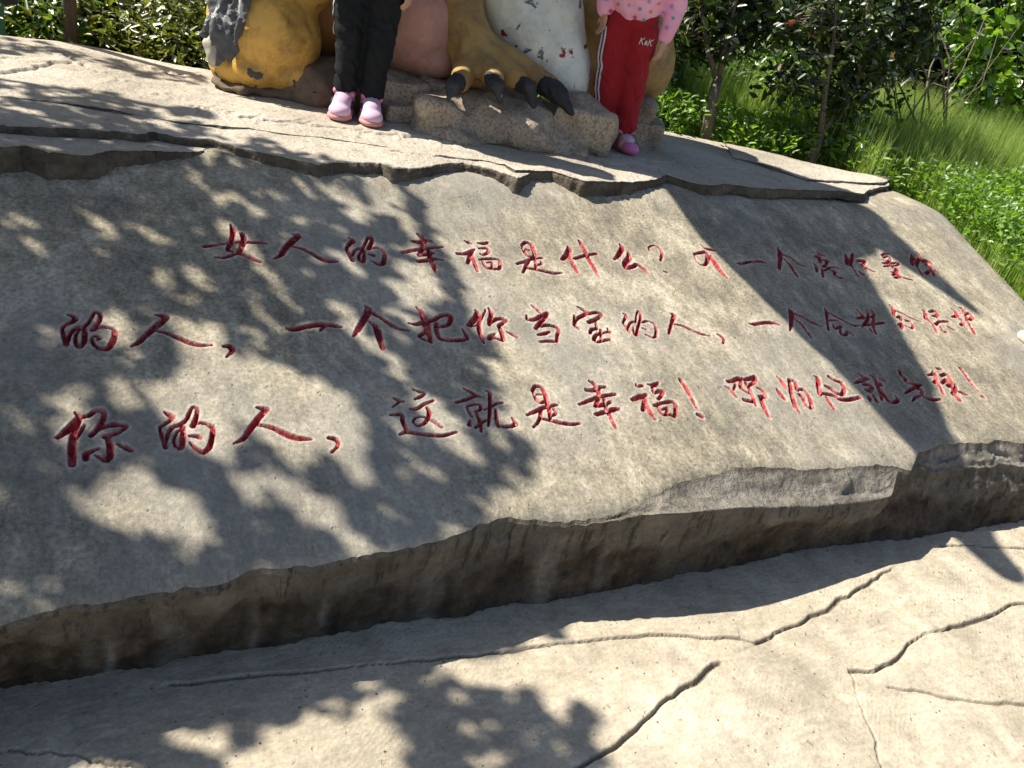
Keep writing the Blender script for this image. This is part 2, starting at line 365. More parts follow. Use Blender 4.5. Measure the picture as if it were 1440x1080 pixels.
M['leaf_green'] = leaf_mat('leaf_green', [(0.1, (0.035, 0.085, 0.012)), (0.5, (0.08, 0.165, 0.022)), (0.9, (0.15, 0.25, 0.035))], 0.4, 0.06, 0.5)
M['leaf_bright'] = leaf_mat('leaf_bright', [(0.1, (0.07, 0.15, 0.012)), (0.5, (0.155, 0.29, 0.028)), (0.9, (0.27, 0.40, 0.045))], 0.5, 0.06, 0.5)
M['leaf_dark'] = leaf_mat('leaf_dark', [(0.1, (0.014, 0.028, 0.008)), (0.5, (0.028, 0.055, 0.013)), (0.9, (0.06, 0.095, 0.02))], 0.2, 0.05, 0.5)
M['leaf_plum'] = leaf_mat('leaf_plum', [(0.1, (0.018, 0.032, 0.010)), (0.5, (0.040, 0.072, 0.018)), (0.78, (0.08, 0.12, 0.028)), (0.86, (0.16, 0.032, 0.02)), (1.0, (0.22, 0.05, 0.03))], 0.3, 0.05, 0.45)
M['leaf_olive'] = leaf_mat('leaf_olive', [(0.1, (0.05, 0.07, 0.014)), (0.5, (0.12, 0.14, 0.028)), (0.9, (0.24, 0.25, 0.05))], 0.4, 0.05, 0.5)
M['grass'] = leaf_mat('grass_blade', [(0.1, (0.10, 0.17, 0.03)), (0.45, (0.25, 0.35, 0.08)), (0.8, (0.40, 0.47, 0.16)), (1.0, (0.52, 0.50, 0.28))], 0.5, 0.05, 0.5)
def soil_mat():
    t = NT('soil'); n = t.noise(3, 6, 0.7)
    return t.principled(t.ramp(n, [(0.3, (0.035, 0.04, 0.015)), (0.6, (0.07, 0.075, 0.03)), (0.8, (0.10, 0.085, 0.05))]), 0.95, t.bump(n, 0.8, 0.05), 0.1)
M['soil'] = soil_mat()

# ================================================================== THE SETTING
# ---- pavement: one sheet out to the horizon, fine near the slab, with the tooled joints cut in
def joints(px): return [on_z(x, y)[:2] for x, y in px]
def wobble(pts, n, amp, f, seed):
    p = resample(pts, n); s = np.linspace(0, 1, n)*len(pts)
    t = np.gradient(p, axis=0); t /= np.linalg.norm(t, axis=1)[:, None]+1e-9
    nrm = np.stack([-t[:, 1], t[:, 0]], -1)
    return p + nrm*(fbm(s*f, s*0+seed, 3, seed)*amp)[:, None]
JOINTS = [
 ([(240, 962), (385, 947), (470, 940), (550, 932), (675, 922), (720, 915), (760, 907), (820, 902), (870, 897), (940, 894), (980, 897), (1040, 900), (1060, 906)], 0.010, 0.010),
 ([(1060, 906), (1095, 890), (1135, 872), (1170, 852), (1200, 832), (1230, 815), (1252, 800)], 0.012, 0.012),
 ([(1010, 932), (980, 960), (940, 987), (910, 1010), (880, 1040), (850, 1062), (820, 1080), (780, 1110), (700, 1160)], 0.012, 0.014),
 ([(1500, 846), (1440, 850), (1415, 852), (1390, 867), (1345, 880), (1310, 890), (1280, 907), (1260, 930), (1220, 945), (1195, 942)], 0.012, 0.014),
 ([(1195, 942), (1202, 970), (1215, 1005), (1230, 1040), (1235, 1080), (1240, 1150)], 0.007, 0.006),
 ([(1250, 967), (1285, 969), (1320, 977), (1355, 984), (1395, 989), (1440, 990), (1520, 988)], 0.010, 0.010),
 ([(1320, 767), (1370, 767), (1440, 772), (1520, 776)], 0.010, 0.008),
 ([(-60, 1050), (25, 1057), (75, 1060), (125, 1072), (175, 1079), (260, 1100)], 0.010, 0.010)]
gx = np.r_[[-90, -40, -18, -9, -5, -3, -2, -1.4, -1.0, -0.7], np.arange(-0.5, 3.7, 0.0036), [3.9, 4.2, 4.8, 6, 9, 16, 40, 90]]
gy = np.r_[[-90, -40, -15, -6, -3, -1.5, -0.8, -0.3, 0.0, 0.2], np.arange(0.35, 1.56, 0.0036), [1.8, 2.5, 4, 8, 20, 60, 120]]
GX, GY = np.meshgrid(gx, gy)
near = sstep(-0.9, -0.4, GX)*(1-sstep(3.7, 4.3, GX))*sstep(-0.2, 0.3, GY)*(1-sstep(1.6, 2.4, GY))
GZ = fbm(GX*2.1, GY*2.1, 3, 5)*0.010 + fbm(GX*22, GY*22, 3, 8)*0.0016
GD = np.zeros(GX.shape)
for k, (px, wd, dp) in enumerate(JOINTS):
    pts = wobble(wobble(joints(px), 40, 0.008, 2.2, 30+k), 110, 0.004, 0.35, 130+k)
    D, S = poly_dist(GX, GY, pts)
    wv = 0.78*wd*(0.75+0.75*fbm(GX*5, GY*5, 2, 60+k))
    GZ = GZ - 1.1*dp*(1-sstep(0.0, 1.0*wv, D)) + (0 if k in (4, 5) else np.where(S > 0, 0.004, 0.0)*np.exp(-D/0.04)*(D < 0.25))
    GD = np.maximum(GD, (1-sstep(0.3*wv, 1.0*wv, D)))  # mask along the joints that puts wall shade into the colour
GZ = GZ*near
ground = mesh_obj('pavement', np.stack([GX, GY, GZ], -1).reshape(-1, 3), grid_faces(*GX.shape), M['pavement'], None, True, {'dirt_or_shade': GD.ravel()})
tag(ground, 'cream tooled concrete pavement with wandering joints', kind='structure')

rgp = np.random.default_rng(77); gv = []; gf = []
for i in range(420):
    x_, y_ = rgp.uniform(-0.2, 3.4), rgp.uniform(0.5, 1.34)
    r_ = rgp.uniform(0.0012, 0.0035); z_ = fbm(np.array([x_*2.1]), np.array([y_*2.1]), 3, 5)[0]*0.010; b_ = len(gv)
    for v_ in [(1, 0, 0), (0, 1, 0), (-1, 0, 0), (0, -1, 0), (0, 0, 0.8), (0, 0, -0.6)]: gv.append((x_+v_[0]*r_*rgp.uniform(.7, 1.3), y_+v_[1]*r_*rgp.uniform(.7, 1.3), z_+0.001+v_[2]*r_))
    gf += [(b_, b_+1, b_+4), (b_+1, b_+2, b_+4), (b_+2, b_+3, b_+4), (b_+3, b_, b_+4), (b_+1, b_, b_+5), (b_+2, b_+1, b_+5), (b_+3, b_+2, b_+5), (b_, b_+3, b_+5)]
tag(mesh_obj('grit', gv, gf, M['riser'], None, False), 'fine grit scattered over the pavement', kind='stuff')
# ---- back and side ground behind the platform
tx = np.r_[[-60, -30, -15], np.arange(-8, 12, 0.2), [14, 20, 35, 60]]; ty = np.r_[np.arange(-2.0, 12, 0.2), [14, 18, 26, 40, 70]]
TX, TY = np.meshgrid(tx, ty)
TZ = 0.62*sstep(0.4, 3.3, TY) + 0.02*np.clip(TY-4, 0, 30) + fbm(TX*0.6, TY*0.6, 3, 3)*0.06
inside = (1-sstep(3.95, 4.25, TX-0.07*(TY-2.0)))*(1-sstep(3.25, 3.7, TY + np.clip(TX-2.4, 0, 9)*0.35))*sstep(-14, -12, TX)
TZ = np.where(inside > 0.02, TZ*(1-inside) + (-0.25)*inside, TZ); TZ = np.where((TY < 0.4) & (inside < 0.02), -0.15, TZ)
terrain = mesh_obj('terrain', np.stack([TX, TY, TZ], -1).reshape(-1, 3), grid_faces(*TX.shape), M['soil'])
tag(terrain, 'weedy soil bank behind the platform', kind='structure')
def terrain_z(x, y):
    return 0.62*sstep(0.4, 3.3, np.asarray(y, float)) + 0.02*np.clip(np.asarray(y, float)-4, 0, 30) + fbm(np.asarray(x, float)*0.6, np.asarray(y, float)*0.6, 3, 3)*0.06

# ---- the inscription: brush strokes (x, y, width) read off enlarged views; origin and scale of each view
INS = [
 (280, 300, 7.2, [
  ('nv', '320,120,20 345,170,52 340,240,42 325,300,42 280,370,38 330,385,30 420,410,40 500,440,40 560,470,45 615,495,35|55,335,40 200,315,35 330,300,30 450,300,35 600,305,42 685,315,12|435,215,45 455,260,50 440,330,50 410,390,45 340,420,40 250,450,35 165,440,15'),
  ('ren', '940,225,15 1010,235,60 950,290,60 880,350,55 830,430,50 765,465,15|940,345,25 1050,370,40 1150,420,45 1240,475,55 1330,495,45 1405,495,12')]),
 (470, 310, 6.0, [
  ('de', '125,155,12 165,180,40 120,215,30 100,245,28 130,300,30 155,345,32|155,300,22 170,260,22 215,240,25 250,260,26 255,320,30 240,360,32 210,335,25 205,300,20 230,260,20 265,200,22 285,145,22 315,145,25 318,190,28 290,245,38|290,245,28 350,235,26 410,250,26 428,300,32 415,370,38 380,380,32 310,345,15|290,290,20 330,300,34'),
  ('xing', '705,120,25 740,145,40 760,190,38 745,240,36 715,295,28|660,180,30 720,190,42 780,165,38 825,182,22|580,275,35 680,255,35 760,240,33 850,230,30 920,225,22|715,300,28 770,290,40 835,275,26|710,350,35 790,340,38 850,325,33 915,335,20|800,260,36 810,330,38 840,390,35 855,435,25'),
  ('fu', '1100,170,15 1130,185,38 1160,195,15|1040,280,30 1100,285,34 1160,255,30 1190,240,12|1160,260,33 1140,320,36 1125,360,25|1160,290,28 1190,370,33 1210,425,25|1210,190,15 1260,195,38 1300,180,20|1225,235,22 1290,230,30 1310,265,25 1260,290,28 1235,280,22|1225,330,18 1300,320,32 1395,325,26 1405,360,28 1395,410,28 1330,405,26 1280,400,26 1255,345,22|1290,355,16 1340,350,20 1330,395,18')]),
 (700, 320, 5.538, [
  ('shi', '190,130,22 220,105,32 260,120,32 285,180,32 290,225,26 240,220,24 210,190,26 190,140,22|195,160,22 250,170,20|150,280,22 210,262,30 280,235,25 350,230,20|240,260,28 215,310,24 195,350,18|215,310,20 300,320,30 380,340,35 440,352,35 505,347,10|290,240,22 300,310,22|300,290,18 350,275,22 340,260,18'),
  ('shen', '550,140,20 560,165,45 540,205,43 505,240,30|560,215,25 590,280,33 620,340,28|600,235,25 680,210,30 770,195,25|640,100,30 675,160,34 710,240,34 755,310,34 785,375,20'),
  ('me', '955,120,20 975,150,38 945,205,36 910,240,20|1020,190,25 1030,225,43 990,275,43 1000,310,38 1060,295,34 1085,275,30 1130,305,38 1170,345,20'),
  ('question_mark', '1185,175,16 1175,145,14 1220,128,15 1265,155,20 1285,195,24 1270,250,18|1300,335,20 1320,342,26')]),
 (960, 330, 7.579, [
  ('you', '190,105,12 240,150,30 300,160,42 365,170,15|120,205,25 190,190,38 250,180,34 265,210,46 270,270,42 240,320,28 190,310,20 150,270,15 125,220,15|300,230,48 350,300,56 400,370,62 470,440,38'),
  ('yi', '585,300,20 620,305,35 720,280,30 830,275,35 895,295,10'),
  ('ge', '1015,140,20 1040,190,48 1040,260,38 1030,360,28|1060,205,30 1150,240,34 1240,310,34 1325,340,15|1085,260,25 1140,310,30 1190,390,34 1225,440,25')]),
 (1130, 340, 7.2, [
  ('teng', '140,90,20 165,120,40 215,135,20|115,145,25 160,140,36 170,200,36|105,215,20 130,240,28 135,295,22|200,185,24 245,180,28 230,230,26 195,250,22|190,270,18 200,350,24|210,285,18 270,255,24 320,250,24 375,270,15|280,285,28 325,290,28 310,325,28 350,350,33 400,365,20'),
  ('ni', '430,125,28 445,170,40 435,220,36 490,240,24|500,110,24 490,170,28 480,230,24 520,290,20 560,350,12|545,190,28 600,185,36 640,185,20 600,230,26|590,230,26 640,280,22|575,300,28 600,320,36|640,260,20 700,290,28 735,300,15|620,310,15 660,340,20'),
  ('ai', '790,135,15 830,115,28 865,120,20|810,155,22 860,140,22 885,170,22 850,205,26 815,180,20|800,210,18 870,215,26 940,210,22 980,215,18 940,240,18 890,235,18 815,245,18|900,240,26 920,270,34 960,270,26 930,310,30 890,300,18|905,330,22 960,320,26 985,345,26 930,360,26|985,345,25 1040,365,25 1110,382,14'),
  ('ni', '1090,130,20 1110,170,48 1095,230,32|1150,120,24 1180,150,24 1150,210,28 1145,250,24 1180,300,20 1210,345,15|1195,200,32 1250,195,36 1300,220,32 1230,235,26|1270,250,28 1310,310,36 1320,345,24|1240,320,36 1275,295,24|1340,300,32 1385,325,18')]),
 (70, 420, 5.143, [
  ('de', '130,95,12 175,110,30 185,135,38 120,165,24 85,190,22 100,240,28 120,310,35|120,310,28 140,240,26 175,195,26 225,185,30 255,210,32 250,290,32 215,335,32 185,300,26 185,240,22 215,200,20|230,200,24 285,150,24 320,80,22 340,75,22 370,100,25 360,140,28 310,205,32|310,205,28 370,180,26 440,190,26 475,210,30 465,280,38 420,345,36 360,340,30 310,300,24 300,260,20 335,245,22 370,265,22 345,275,18'),
  ('ren', '765,97,12 820,105,40 850,120,40 780,170,48 700,240,43 640,300,33 590,325,14|775,215,20 850,230,30 920,265,35 1000,300,40 1080,325,36 1170,325,14'),
  ('comma', '1260,335,25 1310,335,45 1325,370,30 1280,415,14')]),
 (390, 420, 5.333, [
  ('yi', '70,220,20 120,235,43 230,210,43 340,195,43 430,205,38 480,215,22|350,215,20 320,245,10'),
  ('ge', '660,55,12 690,85,52 650,160,43 610,230,40 572,285,15|690,100,35 770,140,30 840,190,34 910,230,30 990,240,10|690,175,12 740,210,43 760,280,47 790,375,33'),
  ('ba', '1045,65,12 1085,100,34 1110,170,54 1130,240,46 1155,330,20|990,185,20 1040,195,30 1100,175,38 1170,160,32 1230,125,30 1290,115,32 1310,140,32 1280,200,30 1210,210,28 1195,180,26|1125,240,30 1070,275,28 1060,285,22 1110,310,20 1150,325,15|1190,185,30 1195,250,33 1220,300,33 1300,312,30 1390,305,36 1430,295,26 1410,260,26 1388,220,10')]),
 (640, 425, 6.0, [
  ('ni', '170,65,18 195,90,46 160,150,50 115,190,38|215,110,26 200,190,32 210,260,36 245,340,18|130,200,22 190,195,18 230,130,13 260,60,13|285,50,25 310,90,34 290,160,34 290,190,28|290,180,22 340,140,36 400,135,36 440,150,25 370,195,32|370,195,32 395,250,36 415,320,36 350,300,26|340,260,18 290,285,36 290,310,28 340,290,20|440,245,15 480,265,33 520,290,25'),
  ('dang', '645,25,15 690,60,33 715,85,25|605,110,20 610,150,28 670,150,36 730,110,34 790,85,25 760,130,30 710,180,32 680,220,32|720,200,32 790,190,32 850,205,32 880,235,26 860,280,28 865,330,28 800,325,32 720,330,24|700,275,20 750,265,36 800,250,22'),
  ('bao', '1035,35,18 1085,60,38 1120,85,28 1080,110,32 1020,140,32 1005,190,28 1040,220,25|1120,95,28 1200,80,30 1245,100,28 1190,140,32 1130,165,36|1010,110,22 1005,190,22|1190,165,22 1200,220,26 1150,225,34 1140,260,22|1290,220,20 1310,245,32 1270,250,18 1190,270,30 1170,310,34 1200,335,26 1270,315,30 1310,310,22|1230,230,24 1235,320,22')]),
 (860, 430, 7.2, [
  ('de', '120,75,20 155,90,34 130,140,24 115,170,24 150,215,24 180,260,32|165,225,26 185,175,26 220,155,26 245,170,24 255,80,20 270,45,24 295,60,24 295,130,26 280,180,26 260,250,30 250,300,36 225,260,24 225,215,20|310,165,26 370,150,26 430,175,26 455,240,30 450,310,28 420,322,26 350,290,20|310,225,20 355,240,28'),
  ('ren', '600,72,15 640,90,48 620,140,36 600,210,30 580,285,22|620,180,22 720,200,32 800,240,36 900,285,34 1000,305,14'),
  ('comma', '1080,290,25 1110,305,38 1140,340,30 1130,380,18')]),
 (1050, 425, 7.2, [
  ('yi', '30,212,15 60,222,35 180,200,35 270,200,38 340,225,18'),
  ('ge', '430,55,15 455,85,48 455,160,38 450,240,30 440,290,12|480,105,30 580,150,33 680,210,36 770,238,12|500,175,28 550,210,30 600,280,32 655,355,20'),
  ('hui', '795,50,15 815,85,33 815,150,24 830,280,20|820,90,25 920,140,26 1020,195,28 1090,230,26 1150,225,12|830,175,22 890,170,26 930,175,20|880,215,14 890,265,26 960,235,28|950,260,24 955,325,28 1010,325,28 1020,285,24 1080,325,20'),
  ('pin', '1110,60,15 1160,110,33 1190,150,36 1120,155,24|1170,240,20 1220,185,28 1240,120,28 1210,80,20|1260,70,20 1300,120,24 1260,150,22|1180,230,20 1280,215,28 1395,200,26|1290,150,24 1280,230,28 1310,310,22|1240,250,18 1270,290,22')]),
 (1230, 425, 9.0, [
  ('ming', '205,35,30 240,80,46 245,150,38|270,100,25 370,140,28 470,195,30 595,240,14|285,185,28 340,180,44 330,215,34|310,280,34 360,260,38 340,320,34|400,225,30 460,235,34 490,290,30 480,330,26 400,290,32'),
  ('bao', '605,90,18 650,120,42 655,200,48|680,215,32 740,270,33 780,340,36 790,385,25|695,115,26 760,95,40 810,140,34 780,175,38 735,165,28|780,275,36 810,240,28 890,235,38 940,240,25|840,310,28 870,365,36 910,370,25|935,305,30 1005,345,30'),
  ('hu', '980,85,28 1020,110,33 1050,180,52 980,185,24|1090,290,36 1130,270,28 1080,210,36|1070,70,25 1125,90,40 1130,150,40 1200,145,40 1240,190,34 1205,235,42 1150,180,32|1150,160,28 1170,250,33 1220,320,38 1260,400,35|1140,310,28 1165,340,24')]),
 (70, 560, 5.76, [
  ('ni', '205,95,12 245,125,38 210,175,58 140,240,58 65,300,35|240,165,28 200,250,42 180,340,52 180,420,55 180,515,48|185,350,24 230,280,26 280,200,22|250,130,34 310,125,36 370,80,36 420,72,36 445,105,36 420,180,38 380,240,38 335,280,36|395,240,25 450,205,42 530,190,42 600,195,36 630,210,22 540,260,42 450,290,42|470,300,38 490,380,47 490,450,47 460,490,38 370,440,22|395,385,18 340,410,33 290,430,50 290,470,42|550,350,15 600,370,43 660,405,30'),
  ('de', '935,95,12 975,120,43 1010,140,30 930,195,26 885,215,22 910,290,26 940,380,30|935,350,24 955,270,30 1000,210,34 1060,200,36 1110,160,28 1140,90,24 1160,55,22 1200,70,26 1190,140,30 1160,210,42|1080,220,36 1080,310,40 1065,390,42 1020,370,28 1000,320,22 1030,260,20 1070,230,18|1190,190,28 1260,190,33 1325,225,33 1320,300,36 1295,390,40 1245,430,40 1180,390,28 1140,345,18|1130,290,22 1190,290,38 1220,310,25')]),
 (310, 560, 7.579, [
  ('ren', '390,92,15 460,105,54 510,115,44 440,165,58 380,240,58 310,330,58 245,430,48 150,468,15|390,275,30 480,285,50 600,325,55 720,390,72 830,420,66 970,430,18'),
  ('comma', '1155,415,35 1230,425,58 1265,470,38 1240,520,28 1190,565,12')]),
 (540, 530, 7.2, [
  ('zhe', '100,210,15 150,240,43 200,245,20|150,255,24 90,300,14|65,380,25 130,375,40 190,375,42 185,430,38 210,490,40 235,540,38 165,575,28|235,550,43 320,560,36 450,580,40 580,590,40 660,575,34 740,550,10|300,130,15 350,145,34 425,165,28 370,200,32 315,225,15|265,320,18 330,325,34 410,270,38 505,235,20|435,310,22 460,340,42 455,410,40 410,470,30 340,495,25 295,450,24 310,410,22 370,395,25 440,410,26|470,425,34 530,460,43 585,500,30'),
  ('jiu', '810,115,20 870,140,34 920,175,38 1000,200,14|730,255,30 800,235,38 870,205,36 930,190,28|840,290,20 860,350,34 890,390,28|850,290,18 920,270,30 975,265,30 985,320,34 920,345,26|930,340,30 965,420,36 985,490,40 985,545,25|870,430,20 865,480,42|930,505,33 980,460,32 1040,430,24|1040,135,15 1075,145,36 1075,250,36 1070,380,34 1060,490,26|1020,325,15 1080,295,28 1150,260,33 1205,255,18|1130,320,25 1140,400,38 1150,490,40 1230,500,36 1310,490,43 1345,470,46 1300,410,16')]),
 (730, 525, 5.333, [
  ('shi', '100,130,24 120,90,26 165,95,30 195,140,34 210,210,34 215,240,28|110,140,22 130,195,26 160,220,26 190,210,22|120,155,16 165,155,20|60,310,18 110,290,30 180,255,30 250,240,26 290,232,20|165,270,26 160,330,24 140,370,22 110,402,12|165,335,20 240,350,30 320,370,34 400,380,32 460,372,12|225,250,26 235,330,28|240,320,20 285,295,24 260,270,18'),
  ('xing', '530,55,22 560,70,36 590,105,36 605,165,30 580,230,28|505,120,30 560,125,36 600,100,32 650,98,20|455,230,22 540,195,33 620,165,32 730,152,24|570,245,24 625,235,36 690,210,26|580,305,32 650,285,36 720,265,36 755,262,20|640,190,28 655,260,32 690,330,34 725,405,20'),
  ('fu', '880,75,14 885,95,24 930,88,22|850,195,28 900,175,42 960,155,25|945,190,34 935,260,34 925,275,25|960,230,28 985,290,33 1020,340,25|970,80,18 1010,88,36 1045,68,20|1000,100,24 1010,150,22 1050,130,32 1085,125,22 1070,165,26 1045,190,24|1015,240,24 1070,220,28 1140,210,30 1175,220,26 1175,280,28 1170,325,28 1130,305,26 1075,310,26 1040,250,22|1075,270,18 1115,255,24 1105,300,20'),
  ('exclamation_mark', '1210,50,32 1245,100,34 1285,170,30 1330,260,20|1340,310,30 1365,320,40')]),
 (1010, 515, 6.857, [
  ('na', '65,200,20 110,220,34 145,270,36 175,300,25|90,155,34 140,150,36 190,120,40 235,125,32|150,230,24 165,180,22|215,140,28 215,220,36 290,260,28|250,330,40 320,345,36|250,135,32 320,120,40 360,95,36 350,160,32 290,190,26|270,170,34 320,260,34 360,380,28|380,210,25 430,235,36 465,290,32 400,300,36|410,310,36 440,400,38 490,495,25'),
  ('pa', '570,95,14 610,130,33 645,190,42|570,215,20 600,260,46 640,310,36|685,125,28 700,200,36 720,300,38 745,390,40 785,440,22|690,125,30 745,140,30 765,220,34|790,215,30 830,215,28 880,280,34 910,370,34 900,400,28 850,370,32 800,270,30|780,265,22 830,305,30'),
  ('ta', '925,85,14 970,110,38 970,180,43 985,260,36|980,250,28 1060,260,32 1120,270,32 1170,310,34 1260,315,36 1370,290,28|1040,185,28 1090,205,42 1140,250,32 1200,270,32 1220,220,34 1195,150,34 1130,135,30 1075,100,36|1050,290,24 1085,350,36 1120,395,28')]),
 (1190, 505, 6.857, [
  ('jiu', '90,122,14 150,155,33 220,185,25|85,225,22 140,205,33 200,185,25|165,240,24 220,240,30 260,260,30 230,305,34 190,290,22|230,150,15 275,170,30 300,240,33 335,330,34 345,385,20|225,360,36 235,395,20|270,350,28 300,395,36|290,250,20 340,235,38|325,175,18 380,205,20|340,290,26 375,350,30 410,400,34 460,415,34 510,395,32 470,340,12'),
  ('shi', '515,105,28 530,155,32 575,175,33 570,205,24|590,225,18 650,235,30 725,240,22|570,325,20 640,280,32 715,245,24|680,280,22 740,290,30 725,330,26|640,405,15 670,360,24 710,350,24|730,340,24 770,375,30 840,388,36 915,380,20'),
  ('lang', '790,150,18 850,135,30 840,110,18|860,130,28 875,200,32 850,220,28|875,200,28 920,280,30 940,330,25|880,85,28 920,92,25|915,155,26 960,135,28 990,150,28 1020,220,34 1040,300,34|925,225,26 970,195,36|1000,240,28 985,255,34|1060,240,22 1060,290,33 1030,330,32|1090,310,20 1130,322,38 1180,338,14|1040,320,24 1090,380,46'),
  ('exclamation_mark', '1105,85,30 1150,140,32 1210,230,32 1275,300,20|1310,355,26 1330,362,30')])]

# ---- inscribed slab: lattice with the strokes cut in as grooves
EDGE_PX = [(-330, 945), (-160, 912), (0, 877), (60, 855), (125, 840), (250, 822), (300, 820), (350, 797), (415, 791), (500, 780), (625, 755), (715, 722), (785, 730), (870, 722),
           (910, 707), (960, 675), (1030, 657), (1130, 655), (1230, 652), (1283, 655), (1297, 635), (1345, 620), (1440, 622), (1560, 610), (1700, 600)]
EP = np.array([on_slab(*p) for p in EDGE_PX])
def y_edge(x):
    x = np.asarray(x, float)
    return np.interp(x, EP[:, 0], EP[:, 1]) + fbm(x*9, x*0+2.2, 3, 71)*0.012 + fbm(x*38, x*0+5.2, 3, 72)*0.007
YT = 3.02; FINE = 0.002; CO = 5
sx = np.arange(-0.9, 4.5001, FINE); NT_ = 850
nxc = (len(sx)-1)//CO*CO+1; sx = sx[:nxc]; st = np.linspace(0, 1, NT_//CO*CO+1)
ye = y_edge(sx)
LX = np.broadcast_to(sx[None, :], (len(st), len(sx))); LY = ye[None, :] + st[:, None]*(YT-ye[None, :])
LQ = (LY-1.36)/math.cos(ALPHA)
SD = np.full(LX.shape, 0.5, np.float32); CID = np.full(LX.shape, -1, np.int16)
def p2slab(x, y):
    P = on_slab(x, y); return P[0], (P[1]-1.36)/math.cos(ALPHA), px_m(P)
chars = []
for ox, oy, scl, lst in INS:
    for nm, data in lst:
        cid = len(chars); chars.append(nm)
        for stroke in data.split('|'):
            pts = []
            for tok in stroke.split():
                a, b, wd = map(float, tok.split(','))
                u, q, pm = p2slab(ox+a/scl, oy+b/scl); pts.append((u, q, max(0.0036, 0.56*wd/scl/pm*(1.10+0.22*float(sstep(900, 1150, ox+a/scl))))))
            pts = np.array(pts)
            if len(pts) > 2:                                    # round the corners a little
                P2 = [pts[0]]
                for a, b, c in zip(pts[:-2], pts[1:-1], pts[2:]): P2 += [0.25*a+0.75*b, 0.08*a+0.84*b+0.08*c, 0.75*b+0.25*c]
                P2.append(pts[-1]); pts = np.array(P2)
            for a, b in zip(pts[:-1], pts[1:]):
                mr = 0.03
                i0 = max(0, int((min(a[0], b[0])-mr-sx[0])/FINE)); i1 = min(len(sx), int((max(a[0], b[0])+mr-sx[0])/FINE)+2)
                qq = LQ[:, (i0+i1)//2]; j0 = np.searchsorted(qq, min(a[1], b[1])-mr-0.02); j1 = np.searchsorted(qq, max(a[1], b[1])+mr+0.02)
                X = LX[j0:j1, i0:i1]; Q = LQ[j0:j1, i0:i1]
                dx, dq = b[0]-a[0], b[1]-a[1]; L2 = dx*dx+dq*dq+1e-12
                t = np.clip(((X-a[0])*dx+(Q-a[1])*dq)/L2, 0, 1)
                s = np.hypot(X-a[0]-t*dx, Q-a[1]-t*dq) - (a[2]+(b[2]-a[2])*t)
                sub = SD[j0:j1, i0:i1]; m = s < sub
                sub[m] = s[m]; CID[j0:j1, i0:i1][m] = cid
SDn = SD + (fbm(LX*160, LQ*160, 2, 12)*0.0011).astype(np.float32)*(SD < 0.02)
depth = 0.0125*sstep(0.0005, -0.0036, SDn) + np.where(SDn < 0, 0.004*(1-np.exp(SDn/0.006)), 0.0) + np.where(SD < 0, fbm(LX*110, LQ*110, 3, 19)*0.0026, 0)
x_r = 3.90+0.135*(LY-1.36)/1.47*1.3
drop = np.clip(LX-x_r+0.01, 0, 9)
LZ = slab_z(LY) + fbm(LX*1.3, LY*1.6, 3, 41)*0.011 - depth - 1.6*drop**1.7 - 0.007*np.exp(-st[:, None]*(YT-ye[None, :])/0.008)
LZ = LZ + 0.014*sstep(2.58, 2.71, LY+0.03*fbm(LX*4, LX*0, 2, 44))*sstep(0.3, 0.8, LX)*(1-sstep(2.2, 2.8, LX))
cap = 0.750 + 0.004*fbm(LX*3, LY*3, 2, 43) - 0.020*sstep(2.2, 2.8, LX)*(1-sstep(3.45, 3.7, LX)) - 0.07*sstep(4.0, 4.3, LX); LZ = np.where(LZ > cap-0.02, cap-0.02*np.exp(-np.clip(LZ-cap+0.02, 0, 9)/0.02), LZ)
LZ = np.maximum(LZ, 0.02)
PAINT = np.clip((0.0016-SDn)/0.0026, 0, 1); HALO = np.clip((0.010-SDn)/0.008, 0, 1)
ncj, nci = (len(st)-1)//CO, (len(sx)-1)//CO
near = (SD < 0.009)
blk = np.zeros((ncj, nci), bool)
for dj in range(CO+1):
    for di in range(CO+1):
        blk |= near[dj:dj+ncj*CO:CO, di:di+nci*CO:CO]
NC = len(sx); VALL = np.stack([LX, LY, LZ], -1).reshape(-1, 3)
J, I = np.nonzero(~blk); b0 = J*CO*NC + I*CO
coarse = np.stack([b0, b0+CO, b0+CO+CO*NC, b0+CO*NC], -1)
J, I = np.nonzero(blk); fl = []
for dj in range(CO):
    for di in range(CO):
        q = (J*CO+dj)*NC + I*CO+di; fl.append(np.stack([q, q+1, q+1+NC, q+NC], -1))
fine = np.concatenate(fl); fsd = SD.ravel()[fine].min(1); fid = CID.ravel()[fine[:, 0]]
def submesh(name, faces, mat, parent):
    u, inv = np.unique(faces, return_inverse=True)
    return mesh_obj(name, VALL[u], inv.reshape(-1, 4), mat, parent, True, {'paint': PAINT.ravel()[u], 'halo': HALO.ravel()[u]})
slab = empty('inscribed_slab', (0, 0, 0))
tag(slab, 'long sloping grey concrete slab carved with three lines of red characters', 'inscribed slab')
isch = (fsd < 0.0022) & (fid >= 0)
submesh('sloping_face', np.concatenate([coarse, fine[~isch]]), M['slab'], slab)
for c, nm in enumerate(chars):
    f = fine[isch & (fid == c)]
    if len(f): submesh({'comma': 'carved_comma', 'question_mark': 'carved_question_mark', 'exclamation_mark': 'carved_exclamation_mark'}.get(nm, 'carved_character'), f, M['slab'], slab)

